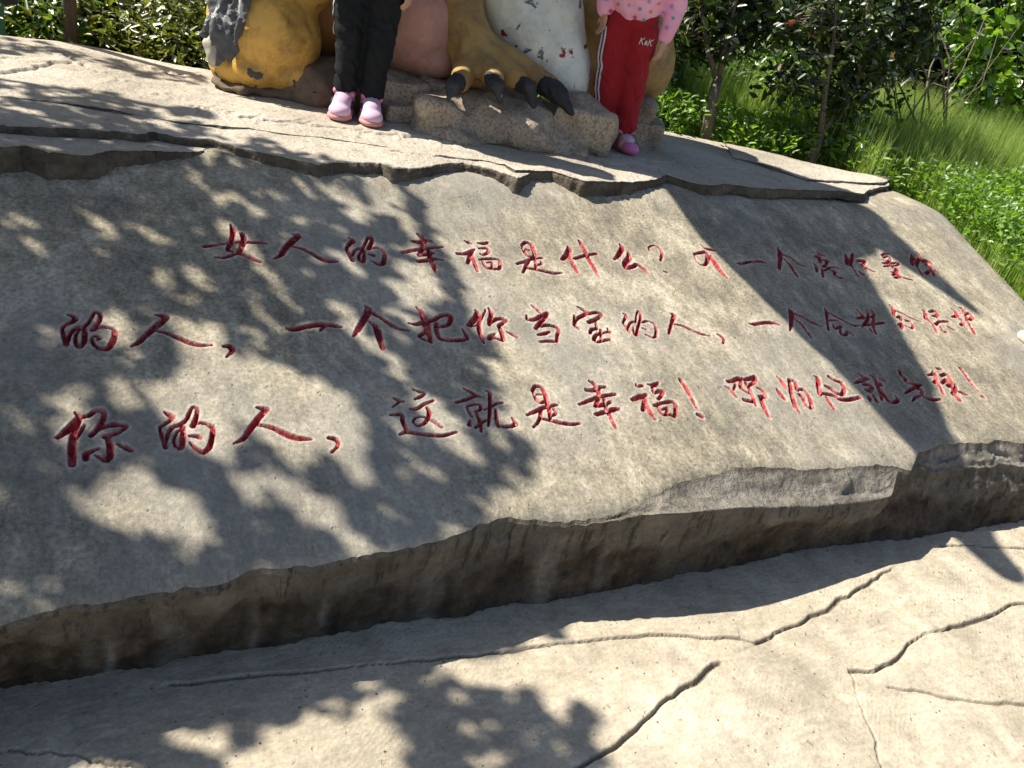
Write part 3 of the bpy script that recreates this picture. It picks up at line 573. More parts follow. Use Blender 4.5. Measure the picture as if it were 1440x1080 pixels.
# ---- riser below the slab: broken lip, stained rough face
rx = np.arange(-0.9, 3.96, 0.007); ry = y_edge(rx); rz = slab_z(ry) + fbm(rx*1.3, ry*1.6, 3, 41)*0.011 - 0.007
BP = np.array([on_z(*p)[:2] for p in [(-330, 1005), (0, 962), (175, 942), (300, 920), (500, 885), (720, 850), (920, 817), (1120, 777), (1270, 757), (1440, 732), (1700, 700)]])
yb = np.interp(rx, BP[:, 0], BP[:, 1])
CP = np.array([on_y(*p, 1.30)[[0, 2]] for p in [(905, 720), (960, 715), (1040, 707), (1140, 706), (1220, 700), (1262, 690), (1290, 668)]])
chm = sstep(CP[0, 0]-0.22, CP[0, 0]+0.16, rx)*(1-sstep(CP[-1, 0]-0.10, CP[-1, 0], rx))
cy = np.where(chm > 0, ry*(1-chm)+1.30*chm, ry) - 0.006; cz = rz*(1-chm)+np.interp(rx, CP[:, 0], CP[:, 1])*chm - 0.012
ch2 = sstep(CP[-1, 0]+0.04, CP[-1, 0]+0.22, rx); cy = cy-0.05*ch2; cz = cz-0.055*ch2; chm = np.maximum(chm, ch2)
rows = []; brown = []; lime = []
NR1, NR2 = 14, 46
streak = [(122, 905, 0.02), (152, 905, 0.012), (243, 885, 0.035), (455, 868, 0.012), (605, 842, 0.03), (765, 800, 0.03), (845, 775, 0.012), (360, 880, 0.010)]
sxs = [(on_y(x, y, 1.36)[0], wd) for x, y, wd in streak]
for r in range(NR1+1):
    t = r/NR1; y = ry+(cy-ry)*t; z = rz+(cz-rz)*t
    rough = chm*math.sin(math.pi*min(1, t*1.0))
    z = z + rough*(fbm(rx*11, rx*0+t*3.1, 4, 81)*0.022 - 0.014); y = y + rough*fbm(rx*14, rx*0+t*4, 4, 82)*0.012
    rows.append(np.stack([rx, y, z], -1)); brown.append(np.clip(fbm(rx*6, rx*0+t*2, 3, 83)*0.6, 0, 1)*0.3); lime.append(chm*(0.34+0.3*fbm(rx*8, rx*0+t*2, 3, 84))*sstep(0.0, 0.15, t))
for r in range(1, NR2+1):
    t = r/NR2; z = cz*(1-t) - 0.004*t
    lipz = 0.36 + 0.22*fbm(rx*3.1, rx*0, 4, 85) + 0.10*fbm(rx*17, rx*0+t*2, 3, 95)
    y = cy*(1-t) + yb*t
    below = sstep(lipz-0.10, lipz+0.12, t+0*rx)
    crag = fbm(rx*7, rx*0+t*2.2, 5, 86); crag = crag - 0.5*np.abs(fbm(rx*15, rx*0+t*5, 3, 96))
    y = y + min(1, t*6)*(below*0.010*(1-t) + crag*0.026*(1-0.45*t) + fbm(rx*34, rx*0+t*12, 4, 87)*(0.004+0.007*below) + fbm(rx*90, rx*0+t*30, 2, 97)*0.0022)
    rows.append(np.stack([rx, y, z], -1))
    brown.append(np.clip(below*(0.75+0.55*fbm(rx*5, rx*0+t, 3, 88)) + 0.25*fbm(rx*19, rx*0+t*6, 3, 98) - 0.2*sstep(2.6, 3.4, rx) + 0.25*(1-sstep(0.0, 0.6, rx)), 0, 1))
    lm = 0
    for xs, wd in sxs: lm = lm + np.exp(-((rx-xs+0.012*fbm(rx*0+t*5, rx*0+xs, 2, 89))/wd)**2)*sstep(0.22, 0.5, t)*(0.6+0.6*fbm(rx*40, rx*0+t*3, 3, 99))
    lime.append(np.clip(lm, 0, 1)*0.55)
RV = np.array(rows)
mesh_obj('riser', RV.reshape(-1, 3), grid_faces(RV.shape[0], RV.shape[1])[:, ::-1], M['riser'], slab, True, {'brown': np.array(brown).ravel(), 'lime': np.array(lime).ravel()})

# ---- platform of thin rock ledges above the slab
platform = empty('rock_platform', (0, 0, 0)); tag(platform, 'pale platform of layered rock ledges', kind='structure')
BACK = [on_z(*p, ZP)[:2] for p in [(-420, 10), (-200, 36), (0, 58), (100, 68), (290, 98), (420, 104), (560, 118), (760, 150), (935, 183), (1040, 205), (1150, 232), (1250, 258)]]
CRACKS = [([(420, 175), (498, 185), (544, 191), (596, 194), (650, 205)], 0.010), ([(60, 74), (100, 90), (130, 103), (213, 130), (250, 142)], 0.012), ([(-40, 86), (0, 90), (37, 97)], 0.010),
          ([(0, 113), (60, 105), (77, 97), (100, 95)], 0.010), ([(180, 97), (220, 99), (262, 104), (290, 112)], 0.016), ([(820, 225), (880, 235), (940, 243)], 0.008), ([(905, 225), (970, 232), (1060, 237)], 0.008),
          ([(270, 152), (340, 168), (420, 176)], 0.006)]
def ledge(name, front_px, back, ztop, thick, seed, nx=520, ny=26, fz=None, under=-0.008, cracks=False, closed_px=None):
    zf = ztop
    def ramp_z(x): return 0.024*(1-sstep(0.0, 0.55, np.asarray(x, float))) - (0.014*(1-sstep(2.75, 3.25, np.asarray(x, float))) if seed == 504 else 0)
    fr = np.array([on_z(x, y, zf+float(ramp_z(on_z(x, y, zf)[0])))[:2] for x, y in front_px]); fr = resample(fr, nx)
    s = np.linspace(0, 1, nx); nrm = np.gradient(fr, axis=0); nrm /= np.linalg.norm(nrm, axis=1)[:, None]+1e-9; nrm = np.stack([nrm[:, 1], -nrm[:, 0]], -1)
    jag = fbm(fr[:, 0]*11, fr[:, 1]*11, 4, seed)*0.010 + fbm(fr[:, 0]*55, fr[:, 1]*55, 3, seed+9)*0.006
    fr = fr + nrm*jag[:, None]
    bk = resample(np.array(back), nx)
    th = np.clip(ztop - slab_z(fr[:, 1]) + 0.014, 0.02, 0.2)
    rows = []; fa = []
    for k, u in enumerate(np.linspace(1, 0, 9)):                 # face, bottom to top
        off = -under*(u**0.7) + fbm(fr[:, 0]*16, fr[:, 1]*16+u*1.7, 4, seed+5)*0.013*(0.25+u) + fbm(fr[:, 0]*70, fr[:, 1]*70+u*9, 2, seed+6)*0.005*(0.2+u) + (-0.005 if u == 0 else 0)
        z = ztop + ramp_z(fr[:, 0]) - (th+ramp_z(fr[:, 0]))*u - (0.004 if u == 0 else 0) + (fbm(fr[:, 0]*7, fr[:, 1]*7, 2, seed+3)*0.006 if u < 0.9 else 0)
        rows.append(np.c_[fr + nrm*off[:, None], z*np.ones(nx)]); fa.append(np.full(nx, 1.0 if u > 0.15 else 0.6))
    for k in range(1, ny+1):
        t = (k/ny)**1.7; p = fr*(1-t)+bk*t; p = p - nrm*(0.012*(1-t))[..., None] if False else p
        z = ztop + ramp_z(p[:, 0]) + fbm(p[:, 0]*1.1, p[:, 1]*1.4, 3, 400)*0.012*min(1, t*4) + fbm(p[:, 0]*7, p[:, 1]*7, 2, seed+3)*0.006*(1-t) + fbm(p[:, 0]*26, p[:, 1]*26, 2, 401)*0.0015
        rows.append(np.c_[p, z]); fa.append(np.zeros(nx))
    V = np.array(rows)
    if cracks:
        X, Y = V[9:, :, 0], V[9:, :, 1]
        for c, (px, wd) in enumerate(CRACKS):
            pts = wobble([on_z(x, y, zf)[:2] for x, y in px], 40, 0.03, 2.5, 200+c); D, S = poly_dist(X, Y, pts)
            V[9:, :, 2] += -0.012*(1-sstep(0.3*wd, 1.2*wd, D)) + np.where(S > 0, 0.006, 0)*np.exp(-D/0.08)*(D < 0.4)
    sk = V[-1].copy(); sk[:, 2] -= 0.35; sk[:, 1] += 0.03; V = np.concatenate([V, sk[None]]); fa.append(np.ones(nx))
    FA = np.array(fa); top = V[8:]; fc = V[:9]
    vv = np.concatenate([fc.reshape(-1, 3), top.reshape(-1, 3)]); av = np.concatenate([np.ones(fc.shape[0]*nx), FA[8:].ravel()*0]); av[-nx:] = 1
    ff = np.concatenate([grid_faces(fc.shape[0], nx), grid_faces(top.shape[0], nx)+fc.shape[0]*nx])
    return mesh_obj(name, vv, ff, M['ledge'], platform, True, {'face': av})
LOWB = [(p[0], p[1]-0.06) for p in BACK]
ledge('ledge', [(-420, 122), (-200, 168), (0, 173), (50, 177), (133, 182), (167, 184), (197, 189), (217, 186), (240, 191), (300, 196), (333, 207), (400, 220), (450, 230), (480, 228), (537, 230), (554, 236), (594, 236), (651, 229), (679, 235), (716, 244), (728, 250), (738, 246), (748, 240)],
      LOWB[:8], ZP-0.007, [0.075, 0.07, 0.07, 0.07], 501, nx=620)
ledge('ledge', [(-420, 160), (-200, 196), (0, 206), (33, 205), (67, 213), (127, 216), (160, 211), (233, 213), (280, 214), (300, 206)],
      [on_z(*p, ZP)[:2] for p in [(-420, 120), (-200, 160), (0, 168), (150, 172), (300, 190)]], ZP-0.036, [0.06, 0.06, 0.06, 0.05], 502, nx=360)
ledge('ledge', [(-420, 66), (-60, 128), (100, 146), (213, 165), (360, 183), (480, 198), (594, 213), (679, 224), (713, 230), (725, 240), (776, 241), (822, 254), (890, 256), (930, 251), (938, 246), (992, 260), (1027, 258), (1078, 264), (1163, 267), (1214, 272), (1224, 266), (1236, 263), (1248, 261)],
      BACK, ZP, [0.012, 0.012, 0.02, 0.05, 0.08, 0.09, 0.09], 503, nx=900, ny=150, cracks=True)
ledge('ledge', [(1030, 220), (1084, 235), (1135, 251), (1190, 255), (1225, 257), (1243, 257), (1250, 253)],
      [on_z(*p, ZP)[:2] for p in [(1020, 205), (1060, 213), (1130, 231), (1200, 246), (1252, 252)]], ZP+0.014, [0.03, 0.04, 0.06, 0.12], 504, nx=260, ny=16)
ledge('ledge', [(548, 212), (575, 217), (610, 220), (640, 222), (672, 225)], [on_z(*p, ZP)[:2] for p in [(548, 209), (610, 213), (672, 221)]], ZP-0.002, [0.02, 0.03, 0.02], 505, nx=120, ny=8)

# ================================================================== THE STATUE
def W(x, y, Y): return on_y(x, y, Y)
def R(x, y, Y, rpx): return rpx/px_m(W(x, y, Y))
def E_(x, y, Y, rx, ry, rd=None, rot=None):                    # ellipsoid given by its size in the enlarged view and its depth in metres
    c = W(x, y, Y); k = px_m(c); return prim_ell(c, (rx/k, rd if rd else 0.8*rx/k, ry/k), rot or Matrix.Rotation(0.0, 3, 'Z'))
def C_(a, b, ra, rb): A = W(*a); B = W(*b); return prim_cap(A, B, ra/px_m(A), rb/px_m(B))
TILT = Matrix.Rotation(math.radians(8), 3, 'Y')
statue = empty('wolf_statue', tuple(on_z(680, 150, ZP)))
tag(statue, 'giant painted concrete wolf statue with peeling white dress on the platform', 'statue')
def sp(o): return keep_world(o, statue)
# haunch standing on the platform, towards the trees
sp(blob('haunch', [E_(372, 40, 3.72, 80, 78, 0.27), E_(345, 90, 3.68, 52, 34, 0.20), E_(395, 95, 3.68, 50, 30, 0.2), E_(390, -60, 3.78, 92, 90, 0.28), E_(408, -160, 3.82, 88, 90, 0.30),
              C_((350, 60, 3.72), (430, -150, 3.85), 62, 80), E_(320, 95, 3.7, 26, 24, 0.12)], 0.012, M['yellow'], None, 7, 0.022, 8, 3, attr={'low': lambda co: 1-sstep(ZP, ZP+0.24, co[:, 2])}))
sp(blob('inner_thigh', [C_((450, 30, 3.86), (480, -130, 3.95), 45, 65), C_((450, 40, 3.88), (445, 90, 3.88), 34, 25)], 0.016, M['orange'], None, 6, 0.012, 7, 4))
def shard(a, b, wpx, fl=0.4):
    A = W(*a); B = W(*b); d = B-A; L = np.linalg.norm(d); d /= L; k = wpx/px_m(A); sd = np.cross(d, [0, 1, 0]); sd /= np.linalg.norm(sd); n_ = np.cross(sd, d)
    return prim_ell((A+B)/2, (k, k*fl, L*0.55), np.stack([sd, n_, d], 1))
fur = [shard(a, b, w_) for a, b, w_ in [((345, -50, 3.60), (300, 60, 3.52), 15), ((330, -40, 3.60), (288, 50, 3.56), 10), ((318, 0, 3.58), (281, 52, 3.55), 6), ((352, -40, 3.55), (322, 84, 3.50), 13), ((340, -10, 3.53), (306, 90, 3.52), 12), ((360, -60, 3.55), (336, 40, 3.48), 9), ((350, 0, 3.50), (330, 62, 3.48), 7), ((326, -60, 3.62), (296, 20, 3.58), 12)]]
sp(blob('fur_tuft', fur, 0.006, M['grey_fur'], None, 2, 0.012, 30, 5))
sp(blob('fur_patch', [C_((296, 62, 3.60), (301, 86, 3.60), 11, 9), E_(303, 70, 3.59, 13, 24, 0.03)], 0.008, M['pale_fur'], None, 3, 0.010, 20, 6))
sp(blob('rock_skirt', [E_(440, 120, 3.66, 60, 42, 0.25), E_(470, 60, 3.95, 34, 70, 0.2), E_(400, 126, 3.64, 70, 14, 0.16), E_(335, 118, 3.62, 40, 7, 0.12), E_(500, 130, 3.6, 55, 30, 0.25), E_(480, -40, 4.1, 60, 90, 0.25)], 0.012, M['brown_rock'], None, 3, 0.035, 11, 7))
# seated pink figure and the stones under it
sp(blob('pink_body', [E_(585, 35, 3.66, 66, 72, 0.24), E_(600, 78, 3.62, 44, 34, 0.2), E_(570, -60, 3.72, 70, 80, 0.25), E_(560, -180, 3.78, 60, 80, 0.22), prim_ell((1.02, 3.78, 1.95), (0.30, 0.24, 0.44))], 0.014, M['pink_stone'], None, 8, 0.012, 6, 8))  # last ellipsoid is unseen bulk, added to keep sun off the foot
for c, (x, y, Y, a, b, dd) in enumerate([(562, 124, 3.50, 33, 19, 0.16), (618, 128, 3.50, 30, 20, 0.16), (560, 150, 3.44, 36, 14, 0.16), (612, 152, 3.42, 32, 13, 0.16), (650, 130, 3.56, 26, 24, 0.16)]):
    P = W(x, y, Y); k = px_m(P)
    sp(blob('stone_block', [prim_box(P, (a/k*0.95, dd, b/k*0.9), 0.1*(c-2))], 0.010, M['boulder'], None, 8, 0.02, 9, 9+c))
# white dress
sp(blob('dress', [C_((735, -120, 3.72), (790, 100, 3.46), 62, 44), C_((690, -100, 3.75), (745, 60, 3.52), 60, 46), C_((760, 60, 3.5), (795, 112, 3.42), 44, 34), C_((740, -120, 3.75), (770, -260, 3.85), 62, 45), C_((765, -20, 3.55), (806, 104, 3.46), 30, 26)],
        0.014, M['dress'], None, 8, 0.016, 8, 21))
# wolf's body behind, and the rounded rump on the other side
sp(blob('body', [C_((815, -60, 3.75), (852, 108, 3.75), 48, 46), E_(880, 55, 3.66, 62, 66, 0.25), E_(898, 88, 3.62, 50, 54, 0.2), E_(868, -45, 3.75, 55, 75, 0.25), prim_cap((1.25, 3.83, 2.02), (1.25, 3.83, 2.83), 0.41, 0.42),
              prim_cap((1.9, 3.9, 1.55), (1.35, 3.85, 2.1), 0.26, 0.34)], 0.02, M['ochre'], None, 8, 0.014, 6, 22))
# raised arm and head of the wolf, above the picture
sp(blob('raised_arm', [prim_cap((1.24, 3.60, 2.62), (1.20, 3.14, 2.46), 0.32, 0.28), prim_cap((1.20, 3.14, 2.46), (1.0, 2.8, 2.57), 0.28, 0.19), prim_cap((1.0, 2.8, 2.57), (0.80, 2.45, 2.63), 0.18, 0.085), prim_cap((0.80, 2.45, 2.63), (0.69, 2.26, 2.70), 0.08, 0.05)], 0.016, M['ochre'], None, 5, 0.012, 6, 23))
sp(blob('head', [prim_cap((1.27, 3.86, 2.95), (1.30, 3.90, 3.26), 0.30, 0.22), prim_ell((1.28, 3.88, 3.26), (0.24, 0.24, 0.19)), prim_cap((1.25, 3.80, 3.42), (1.055, 3.49, 3.74), 0.12, 0.025)], 0.014, M['ochre'], None, 4, 0.010, 9, 24))
# foreleg and foot gripping the boulder
leg = [C_((618, -150, 3.66), (636, 10, 3.58), 56, 44), C_((636, 10, 3.58), (664, 70, 3.42), 43, 34), C_((664, 70, 3.42), (668, 96, 3.36), 34, 30)]
toes = [((660, 84, 3.36), (648, 116, 3.20), 22, 14), ((668, 80, 3.36), (694, 112, 3.18), 22, 15), ((676, 72, 3.38), (728, 112, 3.20), 22, 15), ((684, 66, 3.42), (772, 118, 3.26), 22, 14)]
for a, b, ra, rb in toes: leg.append(C_(a, b, ra, rb))
for a, b, ra, rb in [((652, 40, 3.40), (658, 100, 3.27), 8, 7), ((662, 40, 3.40), (690, 102, 3.24), 8, 7), ((672, 44, 3.40), (722, 104, 3.26), 8, 7)]: leg.append(C_(a, b, ra, rb))
fl_ = sp(blob('foreleg', leg, 0.009, M['ochre'], None, 4, 0.008, 14, 25))
for c, (a, b, d) in enumerate([((644, 116, 3.18), (637, 122, 3.14), (632, 138, 3.11)), ((692, 112, 3.16), (699, 120, 3.12), (704, 142, 3.09)), ((730, 116, 3.20), (743, 122, 3.14), (750, 148, 3.10)), ((766, 120, 3.26), (786, 132, 3.19), (803, 158, 3.12))]):
    r0 = 13 if c < 3 else 15
    cl = blob('claw', [C_(a, b, r0, r0-1), C_(b, d, r0-2, 5)], 0.005, M['claw'], None, 2, 0.010, 28, 30+c); keep_world(cl, statue)
# boulders
def B_(x, y, Y, hx_, hy_, dp, rz=0.0, tilt=0.0):
    c = W(x, y, Y); k = px_m(c); return prim_box(c, (hx_/k, dp, hy_/k), rz, tilt)
bo = [B_(815, 180, 3.24, 40, 32, 0.16, -0.5), E_(818, 172, 3.26, 50, 36, 0.18), E_(690, 168, 3.30, 100, 36, 0.24), B_(616, 166, 3.28, 32, 26, 0.13, -0.3), E_(622, 160, 3.30, 40, 30, 0.17), E_(740, 188, 3.24, 100, 26, 0.2), B_(735, 190, 3.28, 90, 18, 0.18, -0.45, 0.25), E_(660, 190, 3.20, 84, 12, 0.14), E_(690, 145, 3.44, 90, 28, 0.2)]
def flat_base(co):
    co = co.copy(); low = co[:, 2] < ZP-0.03; co[low, 2] = ZP-0.03
    q = np.round(co[:, :2]*7)/7                                   # slight block faceting
    co[:, 0] += 0.10*(q[:, 0]-co[:, 0]); co[:, 1] += 0.08*(q[:, 1]-co[:, 1]); return co
sp(blob('boulder', bo, 0.011, M['boulder'], None, 8, 0.045, 8, 40, deform=flat_base))
sp(blob('boulder', [B_(898, 190, 3.42, 27, 24, 0.13, -0.5), B_(878, 186, 3.48, 26, 26, 0.12, -0.4)], 0.011, M['boulder'], None, 10, 0.035, 9, 41, deform=flat_base))
sp(blob('boulder', [B_(893, 154, 3.46, 23, 15, 0.12, -0.6), B_(872, 154, 3.5, 26, 16, 0.12, -0.4)], 0.011, M['boulder'], None, 10, 0.035, 9, 42))

# ================================================================== THE CHILDREN
def ribbon(name, path, width, bvh, fwd, mat, parent, lift=0.0022, across=None):
    """a strip of print or piping laid on the cloth: path points are (x, z) seen from the front (fwd)"""
    pts = resample(np.array(path, float), max(2, int(len(path)*7))); V = []
    for i, p in enumerate(pts):
        t = pts[min(i+1, len(pts)-1)]-pts[max(i-1, 0)]; t /= np.linalg.norm(t)+1e-9; n = np.array([-t[1], t[0]])
        for sgn in (-1, 1):
            q = p+n*sgn*width/2; o = Vector(across(q)) if across else Vector((q[0], -0.6, q[1]))
            h = bvh.ray_cast(o, Vector(fwd))
            if h[0] is None: return None
            V.append(tuple(h[0]-Vector(fwd)*lift + h[1]*0.001))
    Fc = [(2*i, 2*i+1, 2*i+3, 2*i+2) for i in range(len(pts)-1)]
    o = mesh_obj(name, V, Fc, mat, parent); return o
def bvh_of(o):
    me = o.data; return BVHTree.FromPolygons([v.co[:] for v in me.vertices], [tuple(p.vertices) for p in me.polygons])
def merge_into(name, objs, mat, parent):
    V = []; Fc = []
    for o in objs:
        if o is None: continue
        b = len(V); V += [v.co[:] for v in o.data.vertices]; Fc += [tuple(i+b for i in p.vertices) for p in o.data.polygons]
        me = o.data; bpy.data.objects.remove(o); bpy.data.meshes.remove(me)
    return mesh_obj(name, V, Fc, mat, parent) if V else None
def hand(wrist, dirv, side, out, scale=0.8):                    # palm, four unequal bent fingers, a thumb off the side
    d = Vector(dirv).normalized(); o = Vector(out).normalized(); n = d.cross(o).normalized(); w = Vector(wrist); pr = []
    palm = w+d*0.035*scale
    pr.append(prim_ell(tuple(palm), (0.030*scale, 0.014*scale, 0.036*scale), np.array([list(o), list(n), list(d)]).T))
    for k, (off, ln) in enumerate([(-0.021, 0.052), (-0.007, 0.060), (0.008, 0.056), (0.021, 0.044)]):
        a = w+d*0.062*scale+o*off*scale; m = a+d*ln*0.55*scale+n*0.006*scale; e = m+d*ln*0.42*scale+n*0.022*scale
        pr += [prim_cap(tuple(a), tuple(m), 0.0075*scale, 0.0068*scale, 8), prim_cap(tuple(m), tuple(e), 0.0068*scale, 0.0055*scale, 8)]
    a = w+d*0.018*scale-o*0.024*scale*1; m = a+d*0.026*scale-o*0.018*scale; e = m+d*0.028*scale-o*0.004*scale+n*0.01*scale
    pr += [prim_cap(tuple(a), tuple(m), 0.010*scale, 0.008*scale, 8), prim_cap(tuple(m), tuple(e), 0.008*scale, 0.006*scale, 8)]
    return pr
def child(px, py, name_label, H, legs, top_kind, mats):
    P = on_z(px, py, ZP+0.004); yaw = math.atan2(-P[0], P[1])*mats.get('turn', 1.0)
    root = empty('person', tuple(P), yaw); tag(root, name_label, 'person', mats.get('group'))
    hipz = 0.50*H; shz = 0.80*H; hx = mats['lean']
    # continuous body
    body = []
    for s, (hip, knee, ank) in zip((-1, 1), legs):
        body += [prim_cap(hip, knee, 0.055, 0.040), prim_cap(knee, ank, 0.040, 0.026), prim_cap(ank, (ank[0]+0.006*s, ank[1]-0.07, 0.03), 0.026, 0.022)]
    body += [prim_ell((hx, 0, hipz+0.03), (0.070, 0.055, 0.075)), prim_cap((hx, 0, hipz+0.06), (hx*1.4, 0, shz-0.06), 0.060, 0.070), prim_cap((hx*1.5, 0, shz-0.05), (hx*1.5, -0.005, shz+0.07), 0.04, 0.034)]
    hd = (hx*1.6, -0.012, H-0.098)
    body += [prim_ell(hd, (0.070, 0.084, 0.098)), prim_ell((hd[0], hd[1]-0.03, hd[2]-0.055), (0.048, 0.048, 0.042)), prim_ell((hd[0], hd[1]-0.088, hd[2]-0.018), (0.011, 0.014, 0.014)),
             prim_ell((hd[0]-0.070, hd[1]+0.01, hd[2]-0.01), (0.010, 0.016, 0.024)), prim_ell((hd[0]+0.070, hd[1]+0.01, hd[2]-0.01), (0.010, 0.016, 0.024))]
    arms = mats['arms']
    for s, (sh, el, wr) in zip((-1, 1), arms):
        body += [prim_cap((hx*1.5, 0, shz-0.04), sh, 0.05, 0.038), prim_cap(sh, el, 0.036, 0.028), prim_cap(el, wr, 0.028, 0.020)]
        dv = Vector(wr)-Vector(el); body += hand(wr, (dv.x*0.4, -0.15*abs(dv.z)-0.002, dv.z), s, (-0.55*s, -0.83, 0), 0.82)
    blob('body', body, 0.0055, M['skin'], root, 3)
    for s in (-1, 1):
        blob('eye', [prim_ell((hd[0]+0.028*s, hd[1]-0.076, hd[2]+0.002), (0.012, 0.006, 0.007))], 0.003, M['eye'], root, 1)
    blob('mouth', [prim_ell((hd[0], hd[1]-0.080, hd[2]-0.050), (0.020, 0.006, 0.006))], 0.003, M['lips'], root, 1)
    blob('hair', [prim_ell((hd[0], hd[1]+0.016, hd[2]+0.026), (0.080, 0.086, 0.086)), prim_ell((hd[0], hd[1]+0.05, hd[2]-0.05), (0.072, 0.05, 0.09)), prim_ell((hd[0], hd[1]-0.045, hd[2]+0.07), (0.055, 0.03, 0.03))], 0.008, M['hair'], root, 2, 0.006, 40, 3)
    # trousers
    tr = []
    for s, (hip, knee, ank), w3 in zip((-1, 1), legs, mats['tw']):
        cuff = (ank[0], ank[1], ank[2]+mats['cuff'])
        tr += [prim_cap(hip, knee, w3[0], w3[1]), prim_cap(knee, cuff, w3[1], w3[2])]
    tr += [prim_ell((hx, 0.005, hipz+0.045), (0.112, 0.088, 0.075)), prim_ell((hx, 0.01, hipz+0.10), (0.100, 0.082, 0.06))]
    def folds(co):
        co = co.copy(); g = sstep(hipz-0.03, hipz-0.12, co[:, 2])
        f = np.sin(co[:, 2]*95+fbm(co[:, 0]*14, co[:, 2]*10, 2, 5)*5+co[:, 0]*30)*0.0085*g*(0.35+0.65*np.clip(fbm(co[:, 0]*9+3, co[:, 2]*9, 2, 6)+0.4, 0, 1))
        rad = np.stack([co[:, 0]-np.where(co[:, 0] > hx, legs[1][1][0], legs[0][1][0]), co[:, 1]], -1); rad /= np.linalg.norm(rad, axis=1)[:, None]+1e-6
        cr = 1-np.clip(np.abs(fbm(co[:, 0]*9+co[:, 1]*9, co[:, 2]*8+co[:, 0]*7, 3, 15))*6, 0, 1); f = f*0.4-cr*0.008*g
        co[:, 0] += rad[:, 0]*f; co[:, 1] += rad[:, 1]*f; return co
    trousers = blob('trousers', tr, 0.0065, mats['trouser'], root, 3, 0.011, 15, 11, deform=folds)
    tb = bvh_of(trousers)
    # jacket
    jk = [prim_ell((hx*1.1, 0.0, hipz+0.10), (0.125, 0.096, 0.075)), prim_cap((hx*1.1, 0, hipz+0.12), (hx*1.5, 0, shz-0.09), 0.118, 0.105), prim_cap((hx*1.5-0.08, 0, shz-0.045), (hx*1.5+0.08, 0, shz-0.045), 0.055, 0.055), prim_ell((hx*1.5, 0, shz), (0.06, 0.055, 0.04))]
    for s, (sh, el, wr) in zip((-1, 1), arms):
        cu = tuple(np.array(el)+(np.array(wr)-np.array(el))*0.92)
        jk += [prim_cap(sh, el, 0.056, 0.048), prim_cap(el, cu, 0.048, 0.036)]
    hem = hipz+0.035
    def jfold(co):
        co = co.copy(); torso = (np.abs(co[:, 0]-hx*1.3) < 0.118)
        low = torso & (co[:, 2] < hem); co[low, 2] = hem + (co[low, 2]-hem)*0.12
        co[:, 1] += np.sin(co[:, 2]*70+co[:, 0]*45+fbm(co[:, 0]*9, co[:, 2]*9, 2, 3)*5)*0.004; return co
    jacket = blob('jacket', jk, 0.007, mats['jacket'], root, 3, 0.008, 14, 13, deform=jfold)
    return root, tb, bvh_of(jacket)
def sneaker(root, x, y, rz, kind):
    e = empty('shoe', (x, y, 0), rz); e.parent = root; e.scale = (1.16,)*3 if kind == 0 else (1.22,)*3
    if kind == 0:
        blob('sole', [prim_ell((0, -0.055, 0.012), (0.042, 0.050, 0.016)), prim_ell((0, 0.035, 0.014), (0.036, 0.045, 0.018)), prim_box((0, -0.01, 0.012), (0.037, 0.05, 0.011))], 0.005, M['sole'], e, 2, 0.003, 60, 2)
        blob('upper', [prim_ell((0, -0.058, 0.030), (0.038, 0.045, 0.026)), prim_cap((0, -0.04, 0.045), (0, 0.02, 0.07), 0.032, 0.030), prim_cap((0, 0.03, 0.05), (0, 0.035, 0.088), 0.036, 0.033)], 0.005, M['shoe_pale'], e, 3)
        blob('ankle_strap', [prim_cap((-0.028, -0.002, 0.082), (0.028, -0.002, 0.078), 0.011, 0.011), prim_cap((-0.029, 0.002, 0.083), (-0.026, 0.05, 0.086), 0.010, 0.010), prim_cap((0.029, 0.002, 0.079), (0.026, 0.05, 0.086), 0.010, 0.010)], 0.004, M['shoe_pink'], e, 2)
        for k in range(3):
            blob('lace_strap', [prim_cap((-0.021, -0.030-0.011*k, 0.073-0.008*k), (0.021, -0.030-0.011*k, 0.073-0.008*k), 0.0045, 0.0045)], 0.003, M['shoe_pink'], e, 1)
        for s in (-1, 1): blob('side_mark', [prim_cap((0.031*s, -0.045, 0.030), (0.034*s, -0.012, 0.055), 0.004, 0.006)], 0.003, M['navy_cloth'], e, 1)
    else:
        blob('upper', [prim_ell((0, -0.055, 0.022), (0.034, 0.045, 0.022)), prim_ell((0, 0.03, 0.024), (0.032, 0.05, 0.026)), prim_box((0, -0.01, 0.014), (0.028, 0.05, 0.012))], 0.005, M['magenta_shoe'], e, 3)
        blob('sock', [prim_cap((0, 0.03, 0.045), (0, 0.036, 0.12), 0.030, 0.030), prim_ell((0, -0.02, 0.044), (0.026, 0.04, 0.02))], 0.005, M['lilac'], e, 3)
        blob('ankle_strap', [prim_cap((-0.029, 0.0, 0.066), (0.029, 0.0, 0.066), 0.009, 0.009), prim_cap((-0.031, 0, 0.066), (-0.028, 0.05, 0.068), 0.008, 0.008), prim_cap((0.031, 0, 0.066), (0.028, 0.05, 0.068), 0.008, 0.008)], 0.004, M['shoe_pink'], e, 2)
    return e
